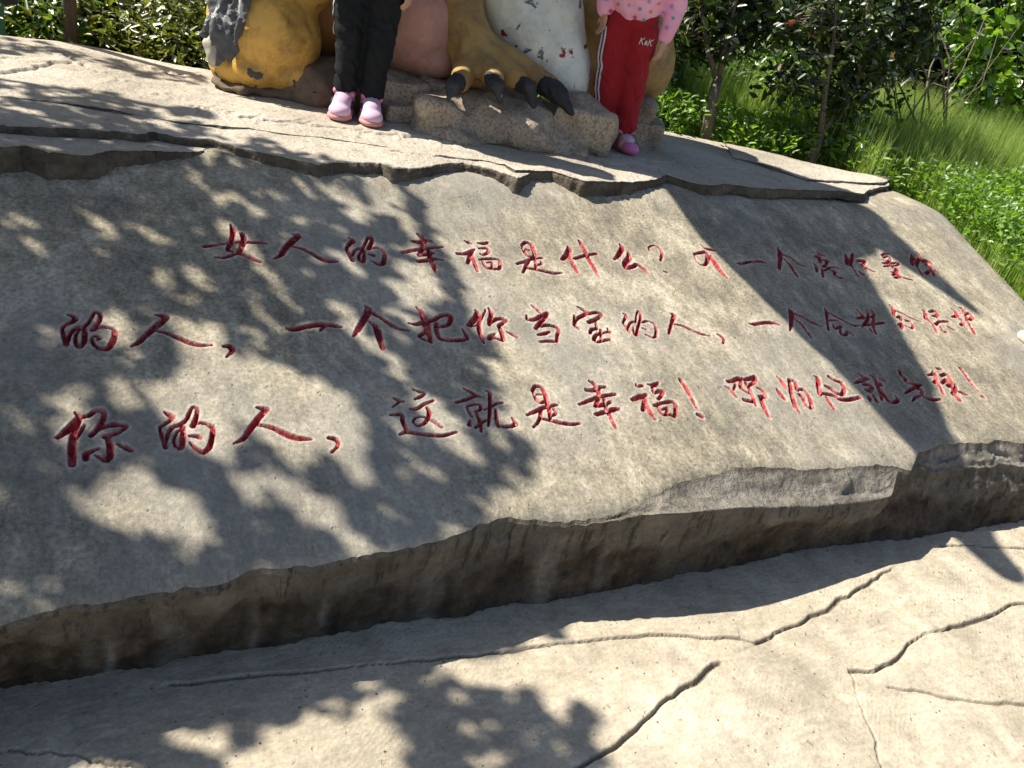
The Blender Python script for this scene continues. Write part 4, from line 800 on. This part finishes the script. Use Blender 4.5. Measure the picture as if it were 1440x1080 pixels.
# child in black trousers
L1 = [((-0.062, 0.0, 0.56), (-0.055, 0.0, 0.30), (-0.052, 0.01, 0.07)), ((0.062, 0.0, 0.56), (0.060, -0.01, 0.30), (0.052, 0.0, 0.07))]
A1 = [((-0.135, 0.0, 0.88), (-0.165, 0.02, 0.70), (-0.15, -0.03, 0.53)), ((0.135, 0.0, 0.88), (0.165, 0.02, 0.70), (0.15, -0.03, 0.53))]
k1, tb1, jb1 = child(500, 166, 'child in black trousers and pale pink strapped sneakers', 1.14, L1, 0, dict(lean=0.0, arms=A1, tw=((0.072, 0.058, 0.048), (0.072, 0.058, 0.048)), cuff=0.045, trouser=M['black_cloth'], jacket=M['black_cloth']))
sneaker(k1, -0.055, -0.005, -0.12, 0); sneaker(k1, 0.055, -0.015, 0.10, 0)
side_l = lambda q: (-0.6, q[0], q[1])
merge_into('piping', [ribbon('p', [(-0.01+0.004*math.sin(z*60), z) for z in np.linspace(0.30, 0.54, 10)], 0.010, tb1, (1, 0, 0), M['silver'], None, 0.003, across=side_l)], M['silver'], k1)
# child in red trousers and pink jacket
L2 = [((-0.095, 0.0, 0.50), (-0.085, -0.01, 0.27), (-0.055, 0.0, 0.06)), ((0.010, 0.0, 0.50), (0.025, 0.0, 0.27), (0.045, 0.0, 0.06))]
A2 = [((-0.165, 0.0, 0.80), (-0.185, 0.02, 0.66), (-0.165, -0.04, 0.555)), ((0.085, 0.0, 0.79), (0.125, 0.02, 0.64), (0.115, -0.02, 0.50))]
k2, tb2, jb2 = child(858, 205, 'child in red striped trousers and pink star-print jacket beside the boulder', 1.02, L2, 1, dict(lean=-0.042, arms=A2, tw=((0.076, 0.064, 0.052), (0.076, 0.064, 0.052)), cuff=0.05, trouser=M['red_cloth'], jacket=M['pink_cloth']))
sneaker(k2, 0.055, -0.02, 0.55, 1); sneaker(k2, -0.055, 0.0, -0.1, 1)
def left_edge(z):
    for x in np.arange(-0.24, 0.1, 0.002):
        if tb2.ray_cast(Vector((x, -0.6, z)), Vector((0, 1, 0)))[0] is not None: return x
    return -0.1
for off, wd, mm, nm in [(0.009, 0.008, 'white_cloth', 'white_stripe'), (0.016, 0.007, 'navy_cloth', 'navy_stripe'), (0.023, 0.008, 'white_cloth', 'white_stripe')]:
    ribbon(nm, [(left_edge(z)+off+0.003, z) for z in np.linspace(0.14, 0.50, 12)], wd, tb2, (0, 1, 0), M[mm], k2, 0.003)
KX, KZ = 0.0, 0.475
def K(x): return [[(x, KZ-0.014), (x+0.004, KZ+0.014)], [(x+0.002, KZ+0.001), (x+0.019, KZ+0.015)], [(x+0.006, KZ+0.003), (x+0.017, KZ-0.013)]]
amp_ = [[(0.044, KZ-0.010), (0.036, KZ+0.001), (0.040, KZ+0.006), (0.043, KZ+0.001), (0.034, KZ-0.007), (0.038, KZ-0.011), (0.046, KZ-0.003)]]
merge_into('lettering', [ribbon('l', pth, 0.0035, tb2, (0, 1, 0), None, None, 0.002) for pth in K(0.012)+amp_+K(0.049)], M['white_cloth'], k2)
def star(x, z, r, rot, mat):
    V = []; 
    for k in range(11):
        rr = 0 if k == 10 else (r if k % 2 == 0 else r*0.48); a = rot+k*math.pi/5
        h = jb2.ray_cast(Vector((x+rr*math.sin(a), -0.6, z+rr*math.cos(a))), Vector((0, 1, 0)))
        if h[0] is None: return
        V.append(tuple(h[0]+Vector((0, -0.003, 0))))
    mesh_obj('printed_star', V, [(10, k, (k+1) % 10) for k in range(10)], M[mat], k2)
srng = random.Random(4); sc_ = ['teal', 'orange_star', 'magenta', 'violet']
n = 0
for zi in range(9):
    for xi in range(7):
        star(-0.19+xi*0.05+(zi % 2)*0.022+srng.uniform(-.008, .008), 0.555+zi*0.042+srng.uniform(-.008, .008), srng.uniform(0.009, 0.013), srng.uniform(0, 6), sc_[n % 4]); n += 1 + (srng.random() < 0.4)

# ================================================================== PLANTS
def leaves(name, C, size, mat, parent=None, aspect=0.42, up=0.6, droop=0.3, seed=0, dirs=None, centre=False):
    r = np.random.default_rng(seed); n = len(C); C = np.asarray(C, float)
    s = size*(0.65+0.7*r.random(n)) if np.isscalar(size) else size
    d = r.normal(size=(n, 3)) if dirs is None else dirs + r.normal(size=(n, 3))*0.45
    d[:, 2] = d[:, 2]*0.6 - droop; d /= np.linalg.norm(d, axis=1)[:, None]+1e-9
    nn = r.normal(size=(n, 3)); nn[:, 2] += up*2; nn -= d*(nn*d).sum(1)[:, None]; nn /= np.linalg.norm(nn, axis=1)[:, None]+1e-9
    a = np.cross(nn, d); L = s[:, None]; Wd = L*aspect*0.5
    if centre: C = C-d*L*0.5
    fold = nn*L*0.07; tipd = nn*L*(-0.10)
    V = np.stack([C, C+d*L*0.33+a*Wd+fold, C+d*L*0.70+a*Wd*0.78+fold*0.5, C+d*L+tipd, C+d*L*0.70-a*Wd*0.78+fold*0.5, C+d*L*0.33-a*Wd+fold], 1).reshape(-1, 3)
    b = np.arange(n)[:, None]*6
    Fc = np.concatenate([b+np.array([[0, 1, 2, 3]]), b+np.array([[0, 3, 4, 5]])], 1).reshape(-1, 4)
    var = np.repeat(np.clip(r.random(n)*0.75+0.25*(0.5+0.5*noise3(C, 2.5, seed)), 0, 1), 6)
    o = mesh_obj(name, V, Fc, mat, parent, False, {'var': var}); return o
def in_ell(n, c, r, rg, shell=0.45):
    p = rg.normal(size=(n, 3)); p /= np.linalg.norm(p, axis=1)[:, None]; q = rg.random(n)**shell
    return np.asarray(c)+p*q[:, None]*np.asarray(r)
def clumps(n, c, r, k, cr, seed):                               # leaves gathered in clumps through an ellipsoid
    rg = np.random.default_rng(seed); cen = in_ell(k, c, r, rg, 0.45); idx = rg.integers(0, k, n)
    return cen[idx] + rg.normal(size=(n, 3))*cr, cen
def limbs(V, Fc, base, targets, r0, rg, wob=0.06, sides=6):
    for t in targets:
        a = np.asarray(base); b = np.asarray(t); m1 = a*0.66+b*0.34+rg.normal(size=3)*wob; m2 = a*0.33+b*0.67+rg.normal(size=3)*wob
        tube_data([a, m1, m2, b], [r0, r0*0.75, r0*0.5, r0*0.22], sides, V, Fc)
def shrub(name, label, c, r, n, k, cr, size, mat, seed, group=None, cat='shrub', aspect=0.45, stem='bark_dark', up=0.6, droop=0.2):
    rg = np.random.default_rng(seed); root = empty(name, (c[0], c[1], float(terrain_z(c[0], c[1])))); tag(root, label, cat, group)
    P, cen = clumps(n, c, r, k, cr, seed); P = P[P[:, 2] > root.location.z+0.02]
    keep_world(leaves('foliage', P, size, M[mat], None, aspect, up, droop, seed), root)
    V = []; Fc = []; g = np.array([c[0], c[1], root.location.z-0.05])
    limbs(V, Fc, g, cen[:min(k, 14)], 0.018, rg); keep_world(mesh_obj('stem', V, Fc, M[stem]), root)
    return root
# --- weeds: leafy ground cover and tall grass, uncountable
rg = np.random.default_rng(11)
def scatter(n, x0, x1, y0, y1, rg): return rg.uniform(x0, x1, n), rg.uniform(y0, y1, n)
def edge_y(x): return np.interp(x, [b[0] for b in BACK], [b[1] for b in BACK])
def ok_ground(x, y): return ((y > edge_y(x)+0.06) & (x < 4.1)) | (x > 4.16+0.09*(y-2.0))
px_, py_ = scatter(5200, 2.3, 7.5, 2.6, 8.0, rg); m = ok_ground(px_, py_) & (py_ > 3.05+0*px_)
for q_ in (on_z(990, 204, 0.72), on_z(1137, 234, 0.72)):
    m &= ~((np.hypot(px_-q_[0]+0.06, py_-q_[1]+0.10) < 0.17))
px_, py_ = px_[m], py_[m]
gh = 0.16+0.22*np.clip(fbm(px_*1.1, py_*1.1, 2, 77)+0.4, 0, 1.2)
idx = np.repeat(np.arange(len(px_)), 24); u = rg.random(len(idx))**0.7
rad = rg.normal(size=(len(idx), 2))*0.055*(0.4+u[:, None])
cx = px_[idx]+rad[:, 0]; cy_ = py_[idx]+rad[:, 1]; cz_ = terrain_z(px_[idx], py_[idx]) + u*gh[idx]
dirs = np.c_[rad*9, 0.35+0.5*rg.random(len(idx))]
gc = leaves('ground_cover', np.c_[cx, cy_, cz_], 0.044, M['leaf_bright'], None, 0.32, 0.8, -0.1, 12, dirs)
tag(gc, 'bright green leafy weeds behind the platform', kind='stuff')
px_, py_ = scatter(2600, -3.5, 1.2, 3.7, 7.0, rg); m = py_ > edge_y(px_)+0.22; px_, py_ = px_[m], py_[m]
idx = np.repeat(np.arange(len(px_)), 14); u = rg.random(len(idx))**0.7; rad = rg.normal(size=(len(idx), 2))*0.06*(0.4+u[:, None])
lw = leaves('ground_cover', np.c_[px_[idx]+rad[:, 0], py_[idx]+rad[:, 1], terrain_z(px_[idx], py_[idx])+u*0.26], 0.045, M['leaf_olive'], None, 0.36, 0.8, -0.1, 13, np.c_[rad*9, 0.4+0.4*rg.random(len(idx))])
tag(lw, 'olive weeds among the shrubs behind the platform', kind='stuff')
def grass(name, X, Y, h, wd, seed, lean=0.35):
    r = np.random.default_rng(seed); n = len(X); B = np.c_[X, Y, terrain_z(X, Y)-0.01]; a = r.uniform(0, 2*math.pi, n)
    d = np.c_[np.cos(a), np.sin(a)]*(lean*r.random(n)[:, None]); sd = np.c_[-np.sin(a), np.cos(a), np.zeros(n)]*wd*(0.6+0.8*r.random(n))[:, None]
    hh = (h*(0.5+0.7*r.random(n)))[:, None]; m = B+np.c_[d*hh*0.35, 0.55*hh]; t = B+np.c_[d*hh*1.0, hh[:, 0]*(1-0.15*r.random(n))]
    V = np.stack([B-sd, B+sd, m+sd*0.8, m-sd*0.8, t], 1).reshape(-1, 3); b = np.arange(n)[:, None]*5
    q = np.concatenate([b+np.array([[0, 1, 2]]), b+np.array([[0, 2, 3]]), b+np.array([[3, 2, 4]])], 1).reshape(-1, 3)
    return mesh_obj(name, V, q, M['grass'], None, False, {'var': np.repeat(np.clip(r.random(n)*0.7+0.3*(0.5+0.5*fbm(X*1.5, Y*1.5, 2, seed)), 0, 1), 5)})
b2x, b2y = on_z(1137, 234, 0.72)[:2]+[-0.05, -0.1]
gxp, gyp = scatter(110000, 3.9, 8.0, 1.4, 5.2, rg); m = ok_ground(gxp, gyp) & (np.hypot(gxp-b2x, gyp-b2y) > 0.2) & (gxp+0.15*gyp > 4.35+0.35*fbm(gxp*2, gyp*2, 2, 5)); gxp, gyp = gxp[m], gyp[m]
tall = 0.20+0.30*sstep(2.6, 3.6, gyp+0.25*fbm(gxp*1.2, gyp*1.2, 2, 8))
tag(grass('tall_grass', gxp, gyp, tall, 0.0021, 14, 0.2), 'tall pale green grass beside the slab', kind='stuff')
wx, wy = scatter(4200, 4.05, 6.5, 1.6, 3.4, rg); m = ok_ground(wx, wy); wx, wy = wx[m], wy[m]
idx = np.repeat(np.arange(len(wx)), 9); u = rg.random(len(idx)); rad = rg.normal(size=(len(idx), 2))*0.045
sw = leaves('ground_cover', np.c_[wx[idx]+rad[:, 0], wy[idx]+rad[:, 1], terrain_z(wx[idx], wy[idx])+0.05+u*0.22], 0.034, M['leaf_bright'], None, 0.5, 0.9, -0.1, 15, np.c_[rad*9, 0.3+0.4*rg.random(len(idx))])
tag(sw, 'small leaved weeds mixed into the grass beside the slab', kind='stuff')
# --- two plum trees rooted at the back edge of the platform
def plum(label, base, trunk, forks, crown, n, seed):
    rg = np.random.default_rng(seed); root = empty('plum_tree', tuple(base)); tag(root, label, 'tree')
    V = []; Fc = []; tube_data(trunk, np.linspace(0.036, 0.026, len(trunk)), 9, V, Fc)
    P = []
    for fp in forks:
        fp = np.array(fp); tube_data(fp, np.linspace(0.019, 0.007, len(fp)), 7, V, Fc)
    fpts = np.concatenate([resample(f, 14) for f in map(np.array, forks)])
    cs = []
    for (x, y, Y, rxp, ryp, rd, k) in crown:
        c = W(x, y, Y); s = px_m(c); cs.append(in_ell(k, c, (rxp/s, rd, ryp/s), rg, 0.5))
    cs = np.concatenate(cs)
    for c in cs:
        j = np.argmin(((fpts-c)**2).sum(1)); a = fpts[j]; mid = (a+c)/2+rg.normal(size=3)*0.03; tube_data([a, mid, c], [0.006, 0.0045, 0.002], 4, V, Fc)
    keep_world(mesh_obj('trunk', V, Fc, M['bark']), root)
    idx = rg.integers(0, len(cs), n); P = cs[idx] + rg.normal(size=(n, 3))*0.055
    keep_world(leaves('crown', P, 0.060, M['leaf_plum'], None, 0.44, 0.55, 0.35, seed+1), root)
    return root
b1 = on_z(990, 204, 0.72); b2 = on_z(1137, 234, 0.72); Y1, Y2 = b1[1]+0.03, b2[1]+0.03
b1 = W(990, 208, Y1); b2 = W(1136, 240, Y2)
plum('slender dark plum tree nearer the statue behind the platform', b1, [b1, W(997, 165, Y1+0.02), W(1004, 130, Y1+0.05), W(1010, 108, Y1+0.08)],
     [[W(1010, 110, Y1+0.08), W(1020, 60, Y1+0.1), W(1035, 0, Y1+0.15), W(1040, -120, Y1+0.2)], [W(1008, 112, Y1+0.08), W(995, 70, Y1+0.12), W(985, 10, Y1+0.2), W(980, -100, Y1+0.2)], [W(1018, 80, Y1+0.1), W(1050, 30, Y1+0.2), W(1080, -40, Y1+0.3), W(1100, -150, Y1+0.3)]],
     [(1000, 25, Y1+0.25, 66, 66, 0.30, 34), (1060, 10, Y1+0.3, 60, 50, 0.3, 28), (965, 50, Y1+0.3, 34, 34, 0.2, 16), (1030, -90, Y1+0.3, 90, 50, 0.3, 14)], 3000, 51)
plum('forked plum tree with reddish young leaves rooted at the platform corner', b2, [b2, W(1146, 210, Y2), W(1154, 188, Y2+0.01)],
     [[W(1154, 188, Y2+0.01), W(1160, 130, Y2+0.05), W(1172, 60, Y2+0.1), W(1180, -60, Y2+0.15)], [W(1154, 188, Y2+0.01), W(1180, 158, Y2+0.04), W(1205, 120, Y2+0.08), W(1218, 40, Y2+0.12), W(1225, -70, Y2+0.15)], [W(1180, 158, Y2+0.04), W(1235, 120, Y2+0.1), W(1265, 60, Y2+0.15), W(1290, -40, Y2+0.2)]],
     [(1190, 60, Y2+0.18, 78, 74, 0.3, 46), (1250, 70, Y2+0.2, 66, 74, 0.3, 36), (1120, 115, Y2+0.1, 34, 22, 0.16, 12), (1200, 140, Y2+0.12, 60, 26, 0.22, 22), (1270, 10, Y2+0.25, 60, 60, 0.3, 40), (1110, 30, Y2+0.2, 26, 60, 0.2, 10), (1200, -70, Y2+0.25, 120, 50, 0.3, 20)], 4400, 61)
# --- shrubs and thicket
for i, (x, y, Y, rx_, rz_, n, mat, lab) in enumerate([
  (36, 14, 5.0, 0.36, 0.42, 3000, 'leaf_olive', 'sunlit olive shrub behind the green post'), (62, 66, 4.6, 0.26, 0.22, 1500, 'leaf_green', 'low green shrub beside the weathered post'),
  (170, 78, 4.7, 0.24, 0.16, 1300, 'leaf_olive', 'sunlit olive shrub in front of the dark trunk'), (215, 30, 5.6, 0.45, 0.55, 3200, 'leaf_dark', 'dark shrub between the trunk and the statue'),
  (235, 75, 4.7, 0.32, 0.22, 1700, 'leaf_olive', 'low olive shrub against the platform near the statue'), (275, 10, 6.2, 0.55, 0.7, 3200, 'leaf_dark', 'deep shaded shrub half hidden by the statue')]):
    c = W(x, y, Y); c[2] = max(c[2], terrain_z(c[0], c[1])+rz_*0.7)
    shrub('leafy_shrub', lab, c, (rx_, rx_*0.9, rz_), int(n*1.7), 60, 0.06, 0.046, mat, 70+i, 'shrubs behind the platform')
for i, (x, y, Y, rx_, rz_, n, mat, lab) in enumerate([
  (955, 100, 5.2, 0.45, 0.35, 2600, 'leaf_green', 'rounded green shrub between the statue and the first plum tree'), (1050, 120, 5.0, 0.5, 0.30, 2600, 'leaf_green', 'low green shrub between the two plum trees'),
  (1120, 150, 4.4, 0.35, 0.2, 1500, 'leaf_bright', 'small bright shrub left of the forked trunk'), (1180, 205, 3.55, 0.18, 0.12, 500, 'leaf_green', 'small weed clump at the foot of the forked plum tree'), (1230, 60, 6.2, 0.8, 0.6, 4200, 'leaf_dark', 'dark dense shrub behind the forked plum tree')]):
    c = W(x, y, Y); c[2] = max(c[2], terrain_z(c[0], c[1])+rz_*0.7)
    shrub('leafy_shrub', lab, c, (rx_, rx_*0.8, rz_), int(n*1.5), 50, 0.07, 0.058, mat, 90+i, 'shrubs among the plum trees')
def sapling(label, spots, Y0, seed, size):
    rg = np.random.default_rng(seed); b = W(spots[0][0]+10, 260, Y0); b[2] = terrain_z(b[0], b[1]); root = empty('sapling', tuple(b)); tag(root, label, 'sapling')
    V = []; Fc = []; P = []; D = []
    for x, y, rr in spots:
        c = W(x, y, Y0+rg.uniform(-0.2, 0.3)); s = px_m(c); q = in_ell(int(rr*2.3), c, (rr/s, 0.16, rr*0.8/s), rg, 0.7); P.append(q)
        limbs(V, Fc, b, [c], 0.014, rg, 0.05)
        for e in q[::5]: tube_data([c, (c+e)/2+[0, 0, 0.02], e], [0.005, 0.004, 0.002], 4, V, Fc)
    keep_world(mesh_obj('stem', V, Fc, M['bark_dark']), root); keep_world(leaves('foliage', np.concatenate(P), size, M['leaf_bright'], None, 0.6, 0.9, 0.35, seed), root)
sapling('sapling with large bright green leaves beside the dry branches', [(1350, 30, 50), (1400, 60, 55), (1385, 120, 55), (1430, 20, 45), (1360, 80, 45), (1425, 160, 46), (1370, 170, 40), (1420, 110, 40), (1340, -30, 60), (1430, -40, 60)], 4.5, 31, 0.085)
# dry branches
dr = empty('dry_branches', tuple(W(1270, 190, 3.9))); dr.location.z = float(terrain_z(dr.location.x, dr.location.y)); tag(dr, 'tangle of bare dry branches leaning beside the bright sapling', 'branches')
rg = np.random.default_rng(5)
for i in range(17):
    x0 = rg.uniform(1240, 1350); a = W(x0, rg.uniform(170, 225), 3.75+rg.uniform(-.2, .4)); b = W(x0+rg.uniform(-90, 150), rg.uniform(-30, 130), 3.8+rg.uniform(-.2, .5))
    m = (a+b)/2+rg.normal(size=3)*0.06; V = []; Fc = []; r0 = rg.uniform(0.003, 0.009); tube_data([a, m, b], [r0, r0*0.8, r0*0.4], 6, V, Fc)
    for j in range(3):
        s_ = a+(b-a)*rg.uniform(0.3, 0.95); tube_data([s_, s_+rg.normal(size=3)*[0.12, 0.1, 0.12]+[0, 0, 0.04]], [r0*0.45, r0*0.15], 4, V, Fc)
    keep_world(mesh_obj('branch', V, Fc, M['dry']), dr)
# far thicket
rg = np.random.default_rng(8); n = 34000
ang = rg.uniform(-0.75, 1.25, n); dist = rg.uniform(8.5, 12, n); tx_ = dist*np.sin(ang); ty_ = dist*np.cos(ang)
hz = terrain_z(tx_, ty_) + rg.random(n)**0.9*(2.6+0.9*fbm(tx_*0.7, ty_*0.7, 2, 4))
tag(leaves('thicket', np.c_[tx_, ty_, hz], 0.19, M['leaf_dark'], None, 0.5, 0.5, 0.3, 18), 'dark thicket closing the view behind the trees', kind='stuff')
# wall
wl = W(1090, 60, 7.0); k_ = 0.9
bmv, bmf = prim_box((wl[0], wl[1], 1.2), (1.5, 0.1, 1.0), -0.35)
wall = empty('garden_wall', (wl[0], wl[1], 0.7)); tag(wall, 'shadowed grey wall behind the plum trees', 'wall')
keep_world(mesh_obj('wall_body', bmv, [tuple(f) for f in bmf], M['grey_wall'], None, False), wall)
v2, f2 = prim_box((wl[0], wl[1], 2.24), (1.56, 0.14, 0.04), -0.35); keep_world(mesh_obj('coping', v2, [tuple(f) for f in f2], M['grey_wall'], None, False), wall)
# posts at the back edge
pb = on_z(101, 66, 0.74); V = []; Fc = []
tube_data([pb+[0, -0.01, -0.15], pb+[0.0, 0.0, 0.5], pb+[-0.01, 0.01, 1.15]], [0.028, 0.027, 0.026], 10, V, Fc)
post = mesh_obj('wooden_post', V, Fc, M['post_wood']); tag(post, 'round weathered wooden post at the back edge of the platform', 'post')
pg = on_z(2, 62, 0.74); gp = empty('green_post', tuple(pg)); tag(gp, 'green metal post with a dark bracket at the platform edge', 'post')
v2, f2 = prim_box((pg[0]-0.01, pg[1]+0.06, 1.2), (0.022, 0.022, 0.5), 0.3); keep_world(mesh_obj('upright', v2, [tuple(f) for f in f2], M['green_metal'], None, False), gp)
v2, f2 = prim_box((pg[0]+0.035, pg[1]+0.06, 0.90), (0.030, 0.012, 0.012), 0.3); keep_world(mesh_obj('bracket', v2, [tuple(f) for f in f2], M['rubber'], None, False), gp)
# small cream thing resting on the slab's far end
cp = on_slab(1440, 484); cr_ = empty('cream_knob', tuple(cp)); tag(cr_, 'small cream rounded knob lying at the far end of the slab', 'knob')
keep_world(blob('cap', [prim_ell(cp+[0.012, 0.0, 0.030], (0.035, 0.045, 0.030)), prim_cap(cp+[0.0, 0.02, 0.032], cp+[0.03, -0.05, 0.022], 0.026, 0.018)], 0.006, M['cream'], None, 4), cr_)
keep_world(blob('dark_end', [prim_cap(cp+[0.03, -0.055, 0.016], cp+[0.04, -0.075, 0.012], 0.012, 0.009)], 0.004, M['rubber'], None, 2), cr_)

# ================================================================== trees that throw the dappled shade
def in_poly(px, py, poly):
    r = np.zeros(len(px), bool); n = len(poly)
    for i in range(n):
        x1, y1 = poly[i]; x2, y2 = poly[(i+1) % n]
        c = ((y1 > py) != (y2 > py)); r ^= c & (px < (x2-x1)*(py-y1)/(y2-y1+1e-12)+x1)
    return r
SHADE = {
 'slab': [[(-420, 150), (0, 215), (300, 235), (515, 262), (545, 330), (560, 262), (588, 262), (612, 325), (640, 385), (662, 425), (650, 452), (692, 476), (702, 540), (722, 602), (738, 640), (700, 700), (640, 742), (500, 780), (300, 815), (0, 875), (-420, 960)]],
 'ground': [[(-420, 1000), (0, 950), (380, 940), (560, 945), (690, 955), (745, 970), (770, 1005), (805, 990), (855, 1015), (835, 1050), (845, 1100), (845, 1160), (-420, 1160)]],
 'plat': [[(-420, 60), (0, 127), (50, 130), (150, 140), (187, 150), (232, 157), (200, 163), (290, 177), (333, 190), (400, 200), (450, 217), (500, 240), (300, 240), (0, 215), (-420, 190)], [(245, 155), (296, 160), (296, 168), (250, 166)],
          [(-420, 0), (0, 66), (60, 72), (130, 84), (110, 92), (0, 84), (-420, 60)], [(120, 84), (220, 100), (285, 108), (285, 122), (200, 108), (130, 98)]]}
LIT = {
 'slab': [[(0, 220), (25, 225), (38, 300), (22, 345), (0, 335)], [(35, 222), (110, 240), (140, 290), (168, 335), (148, 340), (122, 292), (92, 296), (55, 245)], [(192, 298), (222, 302), (228, 338), (200, 332)], [(40, 452), (72, 455), (78, 492), (45, 485)],
  [(143, 408), (168, 425), (190, 500), (166, 490)], [(235, 440), (295, 446), (316, 484), (262, 476)], [(78, 520), (150, 538), (236, 520), (285, 482), (332, 496), (400, 520), (470, 560), (505, 602), (486, 642), (440, 655), (392, 640), (352, 610), (310, 640), (236, 602), (150, 560), (85, 600)],
  [(102, 690), (140, 650), (200, 652), (262, 682), (304, 760), (306, 820), (170, 834), (182, 762), (118, 726)], [(-20, 795), (52, 830), (60, 858), (-20, 875)], [(395, 668), (425, 680), (455, 744), (430, 764), (402, 712)], [(300, 655), (400, 668), (476, 690), (476, 724), (432, 705), (340, 690)],
  [(345, 392), (360, 395), (370, 432), (352, 428)], [(255, 372), (290, 380), (296, 420), (262, 410)], [(0, 560), (40, 570), (36, 610), (0, 620)], [(545, 420), (575, 425), (590, 470), (560, 462)], [(585, 560), (628, 552), (640, 610), (598, 618)], [(480, 655), (520, 650), (540, 690), (500, 694)], [(560, 640), (600, 634), (612, 668), (574, 676)], [(480, 255), (500, 258), (540, 320), (520, 318)]],
 'ground': [[(40, 1040), (60, 1022), (140, 1008), (150, 1042), (210, 1068), (210, 1120), (30, 1120)], [(228, 998), (300, 980), (326, 1018), (312, 1062), (252, 1062), (224, 1030)], [(330, 988), (368, 996), (372, 1010), (334, 1010)], [(476, 960), (520, 966), (528, 982), (490, 978)], [(500, 984), (552, 988), (550, 1006), (506, 1004)], [(538, 960), (592, 982), (582, 990), (545, 976)],
  [(648, 952), (690, 948), (722, 930), (760, 930), (745, 968), (690, 966)], [(290, 1100), (340, 1062), (372, 1018), (440, 1008), (520, 1012), (562, 1050), (560, 1120), (290, 1120)], [(725, 1010), (745, 1020), (745, 1048), (728, 1045)], [(172, 1030), (215, 1020), (205, 1060), (180, 1060)]],
 'plat': [[(60, 195), (150, 200), (150, 206), (50, 204)], [(10, 160), (60, 162), (60, 168), (10, 167)]]}
rg = np.random.default_rng(21); CC = []
for key, fn, cnt in (('slab', on_slab, 10500), ('ground', lambda x, y: on_z(x, y, 0), 3800), ('plat', lambda x, y: on_z(x, y, ZP), 4600)):
    for poly in SHADE[key]:
        pl = np.array(poly); x0, y0 = pl.min(0); x1, y1 = pl.max(0); area = (x1-x0)*(y1-y0)
        n = int(cnt*(area/((1100)*(560)) if key == 'slab' else area/(1260*220) if key == 'ground' else max(0.06, area/(900*160))))
        X = rg.uniform(x0, x1, n); Y = rg.uniform(y0, y1, n)
        ac = (X*0.80-Y*0.60); fing = fbm(ac/15.0, ac*0+3.3, 3, 55)*(46 if key == 'slab' else 14); TX_ = X+0.60*fing; TY_ = Y+0.80*fing
        al = (X*0.60+Y*0.80); sparse = fbm(al/75.0, ac/17.0, 3, 56) if key == 'slab' else fbm(X/34.0, Y/16.0, 3, 57)
        ok = in_poly(TX_, TY_, poly) & (sparse < (0.20 if key == 'slab' else 0.30) + 0.25*fbm(X/160.0, Y/160.0, 2, 58))
        for q in LIT[key]:
            q = np.array(q, float); q = q.mean(0)+(q-q.mean(0))*1.12; ok &= ~in_poly(TX_, TY_, q)
        for x, y in zip(X[ok], Y[ok]):
            Pp = fn(x, y); h = rg.uniform(2.5, 3.5) if key != 'ground' else rg.uniform(2.2, 3.2); CC.append(Pp - SUN*((h-Pp[2])/(-SUN[2])))
CC = np.array(CC)
shade = empty('shade_tree', (-3.1, 4.6, float(terrain_z(-3.1, 4.6)))); tag(shade, 'spreading tree beyond the frame that dapples the slab with shade', 'tree')
V = []; Fc = []; tb = np.array([-3.1, 4.6, 0.4]); tube_data([tb, tb+[0.05, 0, 1.0], tb+[0.15, -0.05, 2.0], tb+[0.3, -0.15, 2.9]], [0.13, 0.115, 0.10, 0.08], 12, V, Fc)
fk = tb+[0.3, -0.15, 2.9]; sel = CC[rg.integers(0, len(CC), 26)]
limbs(V, Fc, fk, sel, 0.030, rg, 0.10); keep_world(mesh_obj('trunk', V, Fc, M['bark_dark']), shade)
lf = leaves('crown', CC-[0, 0, 0.0], 0.066, M['leaf_green'], None, 0.6, 0.9, 0.1, 22, centre=True); keep_world(lf, shade)
dk = W(124, 30, 6.0); V = []; Fc = []; zb = float(terrain_z(dk[0], dk[1]))
bt = empty('dark_tree', (dk[0], dk[1], zb)); tag(bt, 'thick dark tree trunk among the shrubs behind the wooden post', 'tree')
tube_data([(dk[0], dk[1], zb-0.1), (dk[0]+0.01, dk[1], zb+0.5), (dk[0]+0.03, dk[1]+0.02, zb+1.6), (dk[0]+0.1, dk[1]+0.05, zb+3.0)], [0.13, 0.105, 0.095, 0.07], 12, V, Fc)
Pc, cen = clumps(5200, (dk[0]+0.1, dk[1]+0.8, zb+3.4), (1.5, 1.3, 0.9), 70, 0.14, 33)
limbs(V, Fc, (dk[0]+0.1, dk[1]+0.05, zb+2.9), cen[:24], 0.03, rg, 0.1); keep_world(mesh_obj('trunk', V, Fc, M['bark_dark']), bt)
keep_world(leaves('crown', Pc, 0.13, M['leaf_green'], None, 0.5, 0.7, 0.2, 34), bt)
